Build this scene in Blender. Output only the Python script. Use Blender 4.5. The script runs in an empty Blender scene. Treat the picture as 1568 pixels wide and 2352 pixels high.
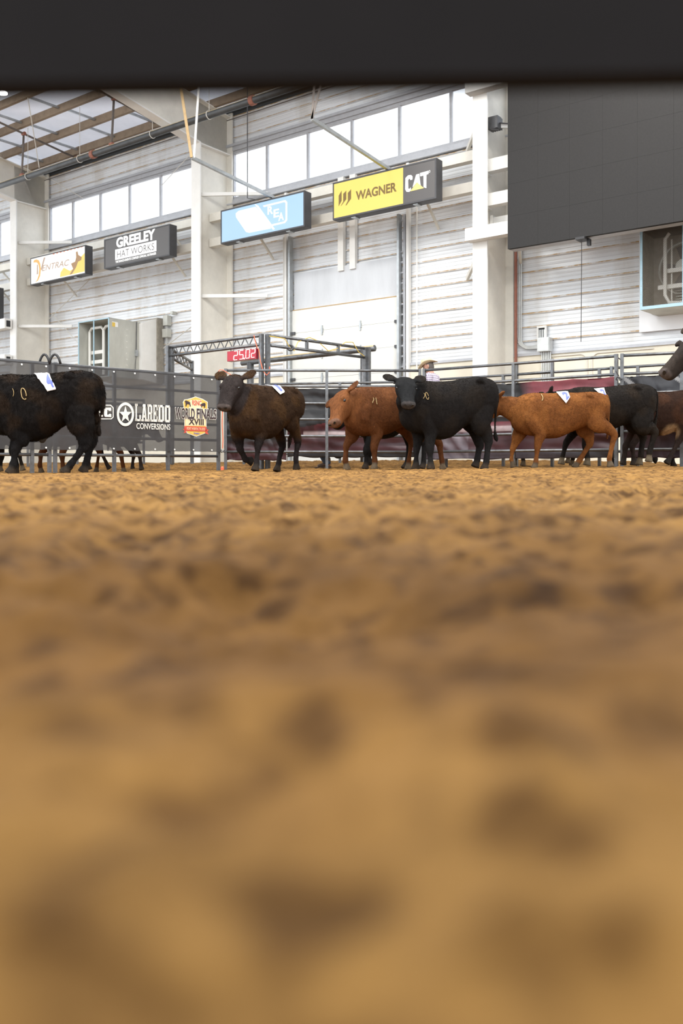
import bpy, bmesh, math, random
import numpy as np
from mathutils import Vector, Matrix, noise as mnoise
from mathutils.bvhtree import BVHTree

# ------------------------------------------------------------------ camera, sky, light, exposure
SC = bpy.context.scene
COL = SC.collection
F = 2000.0            # focal length in pixels of the 1568 x 2352 frame
HX, HY = 784.0, 1070.0  # principal column, horizon row
CH = 0.10             # camera height
cam_d = bpy.data.cameras.new('camera')
cam = bpy.data.objects.new('camera', cam_d)
COL.objects.link(cam)
cam.location = (0, 0, CH)
cam.rotation_euler = (math.pi / 2, 0, 0)
cam_d.sensor_fit = 'VERTICAL'
cam_d.sensor_height = 36.0
cam_d.sensor_width = 24.0
cam_d.lens = F / 2352 * 36.0
cam_d.shift_y = (HY - 1176) / 2352
cam_d.clip_start = 0.01
cam_d.clip_end = 300
cam_d.dof.use_dof = True
cam_d.dof.focus_distance = 11.6
cam_d.dof.aperture_fstop = 2.2
SC.camera = cam

world = bpy.data.worlds.new('world')
SC.world = world
world.use_nodes = True
wn = world.node_tree.nodes
wn['Background'].inputs[0].default_value = (0.93, 0.97, 1.0, 1)
wn['Background'].inputs[1].default_value = 1.0

SC.view_settings.view_transform = 'Standard'
SC.view_settings.look = 'None'
SC.view_settings.gamma = 1.0
SC.view_settings.use_curve_mapping = False
SC.view_settings.exposure = 1.3


def hall_lamp(x, y, z, power, size=1.6):
    l = bpy.data.lights.new('hall_lamp', 'AREA')
    l.energy = power
    l.shape = 'DISK'
    l.size = size
    l.color = (1.0, 0.96, 0.90)
    o = bpy.data.objects.new('hall_lamp', l)
    o.location = (x, y, z)
    COL.objects.link(o)


# high bay lamps of the hall, hung below the roof over the arena
for lx, ly in ((-6, 8), (0, 8), (6, 8), (-4, 14.5), (3.5, 13.0)):
    hall_lamp(lx, ly, 9.6, 190)

random.seed(7)
rng = np.random.default_rng(7)
PI = math.pi

# ------------------------------------------------------------------ coordinate helpers
DV = Vector((-0.8018, 0.5976, 0))   # along the long wall, receding to the left
NV = Vector((-0.5976, -0.8018, 0))  # out of the wall into the hall
P0 = Vector((1.407, 21.0, 0))


def W(t, s, z):
    return P0 + DV * t + NV * s + Vector((0, 0, z))


def P(x, y, Y):
    return Vector(((x - HX) / F * Y, Y, CH + (HY - y) / F * Y))


def wt(px, s):
    """wall coordinate t of an image column on the plane s in front of the wall"""
    k = (px - HX) / F
    b = P0 + NV * s
    return (b.x - k * b.y) / (k * DV.y - DV.x)


def wtz(px, py, s):
    t = wt(px, s)
    Y = (P0 + DV * t + NV * s).y
    return t, CH + (HY - py) / F * Y


def sst(a, b, x):
    u = min(1.0, max(0.0, (x - a) / (b - a)))
    return u * u * (3 - 2 * u)


def gz(X, Y):
    return (0.04 + 0.0105 * max(-5, min(5, X))) * sst(5, 10, Y) + 0.13 * sst(14.5, 21, Y)


# ------------------------------------------------------------------ mesh helpers
class MB:
    def __init__(self):
        self.v = []
        self.f = []

    def add(self, vs, fs):
        n = len(self.v)
        self.v += [tuple(p) for p in vs]
        self.f += [tuple(i + n for i in f) for f in fs]
        return self

    def box(self, c, hx, hy, hz, ax=None, ay=None, az=None):
        c = Vector(c)
        ax = Vector(ax or (1, 0, 0))
        ay = Vector(ay or (0, 1, 0))
        az = Vector(az or (0, 0, 1))
        vs = [c + ax * hx * i + ay * hy * j + az * hz * k for i in (-1, 1) for j in (-1, 1) for k in (-1, 1)]
        fs = [(0, 1, 3, 2), (4, 6, 7, 5), (0, 4, 5, 1), (2, 3, 7, 6), (0, 2, 6, 4), (1, 5, 7, 3)]
        return self.add(vs, fs)

    def wbox(self, t0, t1, s0, s1, z0, z1):
        """box in wall coordinates"""
        c = W((t0 + t1) / 2, (s0 + s1) / 2, (z0 + z1) / 2)
        return self.box(c, abs(t1 - t0) / 2, abs(s1 - s0) / 2, abs(z1 - z0) / 2, DV, NV, (0, 0, 1))

    def bar(self, a, b, w, h=None, up=(0, 0, 1)):
        """rectangular bar from a to b"""
        a, b = Vector(a), Vector(b)
        h = w if h is None else h
        d = (b - a)
        L = d.length
        d.normalize()
        up = Vector(up)
        if abs(d.dot(up)) > 0.98:
            up = Vector((0, 1, 0)) if abs(d.y) < 0.9 else Vector((1, 0, 0))
        sx = d.cross(up).normalized()
        uz = sx.cross(d).normalized()
        return self.box((a + b) / 2, L / 2, w / 2, h / 2, d, sx, uz)

    def tube(self, pts, r, n=8, caps=True):
        pts = [Vector(p) for p in pts]
        if not isinstance(r, (list, tuple)):
            r = [r] * len(pts)
        rings = []
        prev = None
        for i, p in enumerate(pts):
            a = pts[max(0, i - 1)]
            b = pts[min(len(pts) - 1, i + 1)]
            T = (b - a).normalized()
            if prev is None:
                up = Vector((0, 0, 1)) if abs(T.z) < 0.9 else Vector((1, 0, 0))
                A = T.cross(up).normalized()
            else:
                A = (prev - T * prev.dot(T)).normalized()
            prev = A
            B = T.cross(A)
            rings.append([p + (A * math.cos(2 * PI * k / n) + B * math.sin(2 * PI * k / n)) * r[i] for k in range(n)])
        vs = [q for ring in rings for q in ring]
        fs = []
        for i in range(len(pts) - 1):
            for k in range(n):
                fs.append((i * n + k, i * n + (k + 1) % n, (i + 1) * n + (k + 1) % n, (i + 1) * n + k))
        if caps:
            fs.append(tuple(range(n - 1, -1, -1)))
            m = (len(pts) - 1) * n
            fs.append(tuple(m + k for k in range(n)))
        return self.add(vs, fs)

    def poly_prism(self, pts, nrm, th):
        pts = [Vector(p) for p in pts]
        o = Vector(nrm) * th
        n = len(pts)
        vs = pts + [p + o for p in pts]
        fs = [tuple(range(n - 1, -1, -1)), tuple(range(n, 2 * n))]
        fs += [(i, (i + 1) % n, n + (i + 1) % n, n + i) for i in range(n)]
        return self.add(vs, fs)

    def mesh(self, name):
        me = bpy.data.meshes.new(name)
        me.from_pydata(self.v, [], self.f)
        me.update()
        return me

    def build(self, name, m, parent=None, smooth=False):
        me = self.mesh(name)
        return link(name, me, m, parent, smooth)


def link(name, me, m, parent=None, smooth=False):
    if m is not None:
        if len(me.materials) == 0:
            me.materials.append(m)
    if smooth:
        me.polygons.foreach_set('use_smooth', [True] * len(me.polygons))
    o = bpy.data.objects.new(name, me)
    COL.objects.link(o)
    if parent is not None:
        o.parent = parent
        o.matrix_parent_inverse = parent_inv(parent)
    return o


def wm(o):
    if o.parent is None:
        return o.matrix_basis.copy()
    return wm(o.parent) @ o.matrix_parent_inverse @ o.matrix_basis


def parent_inv(p):
    return wm(p).inverted()


def empty(name, loc, rz=0.0):
    o = bpy.data.objects.new(name, None)
    o.location = loc
    o.rotation_euler = (0, 0, rz)
    o.empty_display_size = 0.1
    COL.objects.link(o)
    return o


def tag(o, label, cat, group=None):
    o['label'] = label
    o['category'] = cat
    if group:
        o['group'] = group
    return o


def structure(o):
    o['kind'] = 'structure'
    return o


def thing(name, loc, label, cat, group=None, rz=0.0):
    return tag(empty(name, loc, rz), label, cat, group)


# ------------------------------------------------------------------ materials
def mat(name, col, rough=0.6, metal=0.0, var=0.0, scale=8.0, bump=0.0, bscale=60.0, emit=0.0, stretch=None, spec=0.5, col2=None):
    m = bpy.data.materials.new(name)
    m.use_nodes = True
    nt = m.node_tree
    b = nt.nodes['Principled BSDF']
    b.inputs['Base Color'].default_value = (*col, 1)
    b.inputs['Roughness'].default_value = rough
    b.inputs['Metallic'].default_value = metal
    b.inputs['Specular IOR Level'].default_value = spec
    if emit:
        b.inputs['Emission Color'].default_value = (*col, 1)
        b.inputs['Emission Strength'].default_value = emit
    tc = nt.nodes.new('ShaderNodeTexCoord')
    src = tc.outputs['Object']
    if stretch:
        mp = nt.nodes.new('ShaderNodeMapping')
        mp.inputs['Scale'].default_value = stretch
        nt.links.new(src, mp.inputs[0])
        src = mp.outputs[0]
    if var or col2:
        n = nt.nodes.new('ShaderNodeTexNoise')
        n.inputs['Scale'].default_value = scale
        n.inputs['Detail'].default_value = 6
        n.inputs['Roughness'].default_value = 0.65
        nt.links.new(src, n.inputs['Vector'])
        r = nt.nodes.new('ShaderNodeValToRGB')
        r.color_ramp.elements[0].position = 0.32
        r.color_ramp.elements[1].position = 0.68
        c2 = col2 or tuple(max(0, c * (1 - var)) for c in col)
        r.color_ramp.elements[0].color = (*c2, 1)
        r.color_ramp.elements[1].color = (*[min(1, c * (1 + var * 0.4)) for c in col], 1)
        nt.links.new(n.outputs['Fac'], r.inputs[0])
        nt.links.new(r.outputs[0], b.inputs['Base Color'])
    if bump:
        n2 = nt.nodes.new('ShaderNodeTexNoise')
        n2.inputs['Scale'].default_value = bscale
        n2.inputs['Detail'].default_value = 5
        nt.links.new(src, n2.inputs['Vector'])
        bp = nt.nodes.new('ShaderNodeBump')
        bp.inputs['Strength'].default_value = bump
        bp.inputs['Distance'].default_value = 0.02
        nt.links.new(n2.outputs['Fac'], bp.inputs['Height'])
        nt.links.new(bp.outputs[0], b.inputs['Normal'])
    return m


M = {}
M['white_steel'] = mat('white_steel', (0.80, 0.79, 0.76), 0.5, var=0.06, scale=3)
M['cream_steel'] = mat('cream_steel', (0.74, 0.71, 0.64), 0.55, var=0.10, scale=2.5, bump=0.05)
M['wainscot'] = mat('wainscot_paint', (0.80, 0.74, 0.61), 0.7, var=0.08, scale=1.5, bump=0.05)
M['grey_trim'] = mat('grey_trim', (0.50, 0.51, 0.54), 0.5, 0.3, var=0.15, scale=3)
M['frame_grey'] = mat('frame_grey', (0.46, 0.47, 0.50), 0.5, 0.2, var=0.1)
M['fence_steel'] = mat('fence_steel', (0.17, 0.18, 0.195), 0.42, 0.7, var=0.3, scale=9, bump=0.05, col2=(0.115, 0.11, 0.105))
M['dark_steel'] = mat('dark_steel', (0.10, 0.10, 0.105), 0.5, 0.5, var=0.3)
M['zinc'] = mat('zinc', (0.46, 0.48, 0.49), 0.4, 0.8, var=0.2)
M['sign_black'] = mat('sign_black', (0.055, 0.055, 0.06), 0.5, var=0.15)
M['screen'] = mat('screen_black', (0.0245, 0.0235, 0.0235), 0.65, var=0.12, scale=30, spec=0.22)
M['purlin'] = mat('purlin_primer', (0.27, 0.20, 0.135), 0.7, var=0.25, scale=4)
M['roof_ins'] = mat('roof_insulation', (0.84, 0.84, 0.85), 0.8, var=0.12, scale=1.2, bump=0.2, bscale=5)
_nt = M['roof_ins'].node_tree          # thin translucent roof sheet: some daylight comes through
_tl = _nt.nodes.new('ShaderNodeBsdfTranslucent'); _tl.inputs[0].default_value = (0.9, 0.93, 1.0, 1)
_mx = _nt.nodes.new('ShaderNodeMixShader'); _mx.inputs[0].default_value = 0.38
_nt.links.new(_nt.nodes['Principled BSDF'].outputs[0], _mx.inputs[1]); _nt.links.new(_tl.outputs[0], _mx.inputs[2])
_nt.links.new(_mx.outputs[0], _nt.nodes['Material Output'].inputs[0])
M['eave_dark'] = mat('eave_dark', (0.06, 0.065, 0.07), 0.8)
M['rust_red'] = mat('rust_red', (0.33, 0.13, 0.09), 0.7, var=0.2)
M['brown_pipe'] = mat('brown_pipe', (0.17, 0.145, 0.13), 0.6, var=0.3)
M['tan_bar'] = mat('tan_bar', (0.50, 0.34, 0.16), 0.6, var=0.2)
M['duct'] = mat('black_pipe', (0.085, 0.09, 0.095), 0.5, 0.3, var=0.3, scale=3)
M['duct_dust'] = mat('dust_on_pipe', (0.52, 0.41, 0.24), 0.9, var=0.25, scale=6)
M['door'] = mat('door_paint', (0.74, 0.74, 0.70), 0.5, var=0.05, scale=1.5)
M['fixed_panel'] = mat('fixed_panel', (0.60, 0.62, 0.65), 0.45, var=0.10, scale=2, stretch=(1, 1, 0.25))
M['galv'] = mat('galvanised', (0.56, 0.56, 0.51), 0.5, 0.35, var=0.22, scale=2.0, stretch=(1, 1, 0.35))
M['paleblue'] = mat('pale_blue_trim', (0.36, 0.53, 0.62), 0.5, var=0.1)
M['pvc'] = mat('white_tube', (0.80, 0.79, 0.74), 0.45)
M['fan_inside'] = mat('fan_inside', (0.33, 0.30, 0.25), 0.7, var=0.3)
M['conduit'] = mat('conduit', (0.60, 0.61, 0.60), 0.4, 0.6, var=0.15)
M['white'] = mat('white_print', (0.86, 0.85, 0.82), 0.7, var=0.12, scale=40)
M['cable_black'] = mat('black_cable', (0.02, 0.02, 0.022), 0.5)
M['cable_white'] = mat('pale_wire', (0.62, 0.60, 0.55), 0.5)
M['yellow_cord'] = mat('yellow_cord', (0.72, 0.50, 0.10), 0.5)
M['orange_cord'] = mat('orange_cord', (0.80, 0.16, 0.07), 0.5)
M['near_rail'] = mat('near_rail_paint', (0.0075, 0.006, 0.0062), 0.85, var=0.2, spec=0.2)


def siding_material():
    m = bpy.data.materials.new('ribbed_siding')
    m.use_nodes = True
    nt = m.node_tree
    N = nt.nodes
    b = N['Principled BSDF']
    b.inputs['Roughness'].default_value = 0.5
    b.inputs['Metallic'].default_value = 0.15
    tc = N.new('ShaderNodeTexCoord')
    sp = N.new('ShaderNodeSeparateXYZ')
    nt.links.new(tc.outputs['Object'], sp.inputs[0])
    md = N.new('ShaderNodeMath'); md.operation = 'FLOORED_MODULO'; md.inputs[1].default_value = 0.3
    nt.links.new(sp.outputs['Z'], md.inputs[0])
    # streaks along the sheet
    mp = N.new('ShaderNodeMapping'); mp.inputs['Scale'].default_value = (0.5, 1, 55)
    nt.links.new(tc.outputs['Object'], mp.inputs[0])
    n1 = N.new('ShaderNodeTexNoise'); n1.inputs['Scale'].default_value = 1.0; n1.inputs['Detail'].default_value = 5
    nt.links.new(mp.outputs[0], n1.inputs['Vector'])
    r1 = N.new('ShaderNodeValToRGB')
    r1.color_ramp.elements[0].position = 0.30; r1.color_ramp.elements[0].color = (0.62, 0.63, 0.65, 1)
    r1.color_ramp.elements[1].position = 0.58; r1.color_ramp.elements[1].color = (0.80, 0.82, 0.84, 1)
    nt.links.new(n1.outputs['Fac'], r1.inputs[0])
    # vertical grimy stripes where the girts press
    mp2 = N.new('ShaderNodeMapping'); mp2.inputs['Scale'].default_value = (1.4, 1, 0.35)
    nt.links.new(tc.outputs['Object'], mp2.inputs[0])
    n2 = N.new('ShaderNodeTexNoise'); n2.inputs['Scale'].default_value = 1.3; n2.inputs['Detail'].default_value = 4
    nt.links.new(mp2.outputs[0], n2.inputs['Vector'])
    r2 = N.new('ShaderNodeValToRGB')
    r2.color_ramp.elements[0].position = 0.30; r2.color_ramp.elements[0].color = (0.80, 0.76, 0.71, 1)
    r2.color_ramp.elements[1].position = 0.48; r2.color_ramp.elements[1].color = (1, 1, 1, 1)
    nt.links.new(n2.outputs['Fac'], r2.inputs[0])
    mul = N.new('ShaderNodeMix'); mul.data_type = 'RGBA'; mul.blend_type = 'MULTIPLY'; mul.inputs[0].default_value = 0.8
    nt.links.new(r1.outputs[0], mul.inputs[6]); nt.links.new(r2.outputs[0], mul.inputs[7])
    # rust line on the face of every rib
    r3 = N.new('ShaderNodeValToRGB')
    e = r3.color_ramp.elements
    e[0].position = 0.0; e[0].color = (0, 0, 0, 1)
    e[1].position = 1.0; e[1].color = (0, 0, 0, 1)
    for p, c in ((0.855, 0), (0.87, 1), (0.935, 1), (0.955, 0)):
        el = e.new(p); el.color = (c, c, c, 1)
    dv = N.new('ShaderNodeMath'); dv.operation = 'DIVIDE'; dv.inputs[1].default_value = 0.3
    nt.links.new(md.outputs[0], dv.inputs[0]); nt.links.new(dv.outputs[0], r3.inputs[0])
    mp3 = N.new('ShaderNodeMapping'); mp3.inputs['Scale'].default_value = (2.2, 1, 6)
    nt.links.new(tc.outputs['Object'], mp3.inputs[0])
    n3 = N.new('ShaderNodeTexNoise'); n3.inputs['Scale'].default_value = 2.0; n3.inputs['Detail'].default_value = 7
    n3.inputs['Roughness'].default_value = 0.75
    nt.links.new(mp3.outputs[0], n3.inputs['Vector'])
    r4 = N.new('ShaderNodeValToRGB')
    r4.color_ramp.elements[0].position = 0.36; r4.color_ramp.elements[1].position = 0.56
    nt.links.new(n3.outputs['Fac'], r4.inputs[0])
    mm = N.new('ShaderNodeMath'); mm.operation = 'MULTIPLY'
    nt.links.new(r3.outputs[0], mm.inputs[0]); nt.links.new(r4.outputs[0], mm.inputs[1])
    mx = N.new('ShaderNodeMix'); mx.data_type = 'RGBA'
    mx.inputs[7].default_value = (0.42, 0.26, 0.10, 1)
    nt.links.new(mm.outputs[0], mx.inputs[0]); nt.links.new(mul.outputs[2], mx.inputs[6])
    nt.links.new(mx.outputs[2], b.inputs['Base Color'])
    return m


M['siding'] = siding_material()


def glass_material():
    m = bpy.data.materials.new('window_glass')
    m.use_nodes = True
    nt = m.node_tree
    N = nt.nodes
    N.remove(N['Principled BSDF'])
    tr = N.new('ShaderNodeBsdfTransparent'); tr.inputs[0].default_value = (0.97, 0.98, 1, 1)
    gl = N.new('ShaderNodeBsdfGlossy'); gl.inputs['Roughness'].default_value = 0.05
    mx = N.new('ShaderNodeMixShader'); mx.inputs[0].default_value = 0.06
    nt.links.new(tr.outputs[0], mx.inputs[1]); nt.links.new(gl.outputs[0], mx.inputs[2])
    nt.links.new(mx.outputs[0], N['Material Output'].inputs[0])
    return m


M['glass'] = glass_material()


def banner_material():
    """dark woven mesh, a little see-through"""
    m = mat('banner_mesh', (0.055, 0.053, 0.055), 0.75, var=0.25, scale=3.0, bump=0.15, bscale=180, col2=(0.04, 0.038, 0.038))
    nt = m.node_tree
    N = nt.nodes
    b = N['Principled BSDF']
    tr = N.new('ShaderNodeBsdfTransparent')
    mx = N.new('ShaderNodeMixShader'); mx.inputs[0].default_value = 0.16
    nt.links.new(b.outputs[0], mx.inputs[1]); nt.links.new(tr.outputs[0], mx.inputs[2])
    nt.links.new(mx.outputs[0], N['Material Output'].inputs[0])
    return m


M['banner'] = banner_material()


def attr_material(name, rough=0.8, nscale=40.0, amt=0.35, bump=0.3, bscale=120, spec=0.3, sheen=0.0):
    m = bpy.data.materials.new(name)
    m.use_nodes = True
    nt = m.node_tree
    N = nt.nodes
    b = N['Principled BSDF']
    b.inputs['Roughness'].default_value = rough
    b.inputs['Specular IOR Level'].default_value = spec
    if sheen:
        b.inputs['Sheen Weight'].default_value = sheen
        b.inputs['Sheen Roughness'].default_value = 0.5
    at = N.new('ShaderNodeAttribute'); at.attribute_name = 'Col'
    tc = N.new('ShaderNodeTexCoord')
    mp = N.new('ShaderNodeMapping'); mp.inputs['Scale'].default_value = (1, 1, 0.55)
    nt.links.new(tc.outputs['Object'], mp.inputs[0])
    n = N.new('ShaderNodeTexNoise'); n.inputs['Scale'].default_value = nscale; n.inputs['Detail'].default_value = 6
    nt.links.new(mp.outputs[0], n.inputs['Vector'])
    r = N.new('ShaderNodeValToRGB')
    r.color_ramp.elements[0].position = 0.3; r.color_ramp.elements[1].position = 0.7
    lo, hi = 1 - amt, 1 + amt * 0.6
    r.color_ramp.elements[0].color = (lo, lo, lo, 1)
    r.color_ramp.elements[1].color = (hi, hi, hi, 1)
    nt.links.new(n.outputs['Fac'], r.inputs[0])
    mx = N.new('ShaderNodeMix'); mx.data_type = 'RGBA'; mx.blend_type = 'MULTIPLY'; mx.inputs[0].default_value = 1
    nt.links.new(at.outputs['Color'], mx.inputs[6]); nt.links.new(r.outputs[0], mx.inputs[7])
    nt.links.new(mx.outputs[2], b.inputs['Base Color'])
    if bump:
        n2 = N.new('ShaderNodeTexNoise'); n2.inputs['Scale'].default_value = bscale; n2.inputs['Detail'].default_value = 4
        nt.links.new(mp.outputs[0], n2.inputs['Vector'])
        bp = N.new('ShaderNodeBump'); bp.inputs['Strength'].default_value = bump; bp.inputs['Distance'].default_value = 0.015
        nt.links.new(n2.outputs['Fac'], bp.inputs['Height']); nt.links.new(bp.outputs[0], b.inputs['Normal'])
    return m


M['hide'] = attr_material('hide', 0.8, 30, 0.30, 0.35, 110, 0.12)
M['fur'] = attr_material('fur', 0.85, 60, 0.2, 0, 0, 0.08)
M['tarp'] = attr_material('tarp_vinyl', 0.42, 6, 0.25, 0.1, 20, 0.5)
M['eye'] = mat('eye_wet', (0.008, 0.006, 0.006), 0.08)
M['nostril'] = mat('nostril_dark', (0.006, 0.005, 0.005), 0.5)
M['patch'] = mat('patch_cloth', (0.84, 0.83, 0.84), 0.7, var=0.04)
M['patch_blue'] = mat('patch_blue', (0.11, 0.14, 0.47), 0.7)


def dirt_material():
    m = bpy.data.materials.new('arena_dirt')
    m.use_nodes = True
    nt = m.node_tree
    N = nt.nodes
    b = N['Principled BSDF']
    b.inputs['Roughness'].default_value = 0.95
    b.inputs['Specular IOR Level'].default_value = 0.15
    tc = N.new('ShaderNodeTexCoord')
    n = N.new('ShaderNodeTexNoise'); n.inputs['Scale'].default_value = 5.0; n.inputs['Detail'].default_value = 9; n.inputs['Roughness'].default_value = 0.62
    nt.links.new(tc.outputs['Object'], n.inputs['Vector'])
    r = N.new('ShaderNodeValToRGB')
    e = r.color_ramp.elements
    e[0].position = 0.28; e[0].color = (0.085, 0.040, 0.011, 1)
    e[1].position = 0.72; e[1].color = (0.32, 0.172, 0.050, 1)
    k = e.new(0.5); k.color = (0.225, 0.117, 0.033, 1)
    nt.links.new(n.outputs['Fac'], r.inputs[0])
    # damp dark crumbs
    n2 = N.new('ShaderNodeTexNoise'); n2.inputs['Scale'].default_value = 26.0; n2.inputs['Detail'].default_value = 6
    nt.links.new(tc.outputs['Object'], n2.inputs['Vector'])
    r2 = N.new('ShaderNodeValToRGB')
    r2.color_ramp.elements[0].position = 0.37; r2.color_ramp.elements[0].color = (0.26, 0.215, 0.19, 1)
    r2.color_ramp.elements[1].position = 0.52; r2.color_ramp.elements[1].color = (1, 1, 1, 1)
    nt.links.new(n2.outputs['Fac'], r2.inputs[0])
    mx = N.new('ShaderNodeMix'); mx.data_type = 'RGBA'; mx.blend_type = 'MULTIPLY'; mx.inputs[0].default_value = 0.78
    nt.links.new(r.outputs[0], mx.inputs[6]); nt.links.new(r2.outputs[0], mx.inputs[7])
    # darker strip of dirt along the near rail, its edges wavered by noise
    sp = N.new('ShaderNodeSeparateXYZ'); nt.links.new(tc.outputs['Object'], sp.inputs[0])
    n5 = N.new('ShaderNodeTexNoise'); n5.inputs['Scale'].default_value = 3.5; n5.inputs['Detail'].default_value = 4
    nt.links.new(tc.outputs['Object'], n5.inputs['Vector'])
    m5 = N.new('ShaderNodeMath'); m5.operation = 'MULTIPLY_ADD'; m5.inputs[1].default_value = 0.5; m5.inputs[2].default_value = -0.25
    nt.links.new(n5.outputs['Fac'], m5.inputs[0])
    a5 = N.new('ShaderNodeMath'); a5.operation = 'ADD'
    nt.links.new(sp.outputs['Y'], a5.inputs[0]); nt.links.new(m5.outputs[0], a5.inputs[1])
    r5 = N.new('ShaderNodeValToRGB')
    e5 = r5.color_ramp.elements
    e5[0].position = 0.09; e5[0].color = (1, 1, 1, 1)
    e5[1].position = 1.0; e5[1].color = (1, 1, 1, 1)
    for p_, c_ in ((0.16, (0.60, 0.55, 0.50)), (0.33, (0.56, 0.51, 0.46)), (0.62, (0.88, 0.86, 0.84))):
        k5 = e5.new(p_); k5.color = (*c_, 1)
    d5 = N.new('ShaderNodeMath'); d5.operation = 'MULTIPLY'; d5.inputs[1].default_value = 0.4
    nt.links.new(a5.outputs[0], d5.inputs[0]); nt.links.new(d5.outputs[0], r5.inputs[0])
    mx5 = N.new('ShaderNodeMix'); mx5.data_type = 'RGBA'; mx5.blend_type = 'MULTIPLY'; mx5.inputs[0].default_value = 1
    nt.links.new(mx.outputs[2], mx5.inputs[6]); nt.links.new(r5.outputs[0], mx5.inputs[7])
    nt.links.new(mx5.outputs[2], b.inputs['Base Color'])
    n3 = N.new('ShaderNodeTexNoise'); n3.inputs['Scale'].default_value = 140.0; n3.inputs['Detail'].default_value = 6
    nt.links.new(tc.outputs['Object'], n3.inputs['Vector'])
    bp = N.new('ShaderNodeBump'); bp.inputs['Strength'].default_value = 0.5; bp.inputs['Distance'].default_value = 0.01
    nt.links.new(n3.outputs['Fac'], bp.inputs['Height']); nt.links.new(bp.outputs[0], b.inputs['Normal'])
    return m


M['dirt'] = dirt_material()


def emat(name, col, strength):
    m = bpy.data.materials.new(name)
    m.use_nodes = True
    b = m.node_tree.nodes['Principled BSDF']
    b.inputs['Base Color'].default_value = (*[c * 0.15 for c in col], 1)
    b.inputs['Roughness'].default_value = 0.35
    b.inputs['Emission Color'].default_value = (*col, 1)
    b.inputs['Emission Strength'].default_value = strength
    return m


# ------------------------------------------------------------------ text as flat print
_tc = {}


def text_geo(s, shear=0.0, offset=0.0):
    key = (s, shear, offset)
    if key not in _tc:
        cu = bpy.data.curves.new('print', 'FONT')
        cu.body = s
        cu.size = 1
        cu.shear = shear
        cu.offset = offset
        cu.resolution_u = 4
        o = bpy.data.objects.new('print', cu)
        COL.objects.link(o)
        dg = bpy.context.evaluated_depsgraph_get()
        me = bpy.data.meshes.new_from_object(o.evaluated_get(dg))
        vs = [tuple(v.co) for v in me.vertices]
        fs = [tuple(p.vertices) for p in me.polygons]
        bpy.data.objects.remove(o)
        bpy.data.curves.remove(cu)
        bpy.data.meshes.remove(me)
        x0 = min(v[0] for v in vs); x1 = max(v[0] for v in vs)
        y0 = min(v[1] for v in vs); y1 = max(v[1] for v in vs)
        _tc[key] = ([((v[0] - x0) / (x1 - x0), (v[1] - y0) / (y1 - y0)) for v in vs], fs)
    return _tc[key]


class Face:
    """a flat face: origin o, unit axes u (right), v (up), n (outwards); prints go on in (a, b) metres"""

    def __init__(self, o, u, v, n):
        self.o, self.u, self.v, self.n = Vector(o), Vector(u).normalized(), Vector(v).normalized(), Vector(n).normalized()

    def at(self, a, b, e=0.0):
        return self.o + self.u * a + self.v * b + self.n * e

    def px(self, x, y):
        r = Vector(((x - HX) / F, 1, (HY - y) / F))
        c = Vector((0, 0, CH))
        k = (self.o - c).dot(self.n) / r.dot(self.n)
        p = c + r * k - self.o
        return p.dot(self.u), p.dot(self.v)


def put_text(name, face, s, x0, yt, yb, x1, m, parent, shear=0.0, offset=0.0, e=0.006):
    """print s so that it runs from column x0 to x1, its left end between rows yt and yb of the photograph"""
    a0, bt = face.px(x0, yt)
    _, bb = face.px(x0, yb)
    a1, _ = face.px(x1, yt)
    vs, fs = text_geo(s, shear, offset)
    mb = MB()
    mb.add([face.at(a0 + (a1 - a0) * p, bb + (bt - bb) * q, e) for p, q in vs], fs)
    return mb.build(name, m, parent)


def put_poly(name, face, polys, m, parent, e=0.004):
    mb = MB()
    for poly in polys:
        pts = [face.at(*face.px(x, y), e) for x, y in poly]
        mb.add(pts, [tuple(range(len(pts)))])
    return mb.build(name, m, parent)


# ================================================================== THE HALL
# ---- floor: churned arena dirt
def vnoise(x, y, seed):
    """smooth value noise on arrays"""
    xi = np.floor(x).astype(np.int64); yi = np.floor(y).astype(np.int64)
    fx = x - xi; fy = y - yi
    fx = fx * fx * (3 - 2 * fx); fy = fy * fy * (3 - 2 * fy)

    def h(a, b):
        n = (a * 374761393 + b * 668265263 + seed * 1442695041) & 0xffffffff
        n = ((n ^ (n >> 13)) * 1274126177) & 0xffffffff
        n = n ^ (n >> 16)
        return (n & 0xffff) / 65535.0
    return (h(xi, yi) * (1 - fx) + h(xi + 1, yi) * fx) * (1 - fy) + (h(xi, yi + 1) * (1 - fx) + h(xi + 1, yi + 1) * fx) * fy


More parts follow.
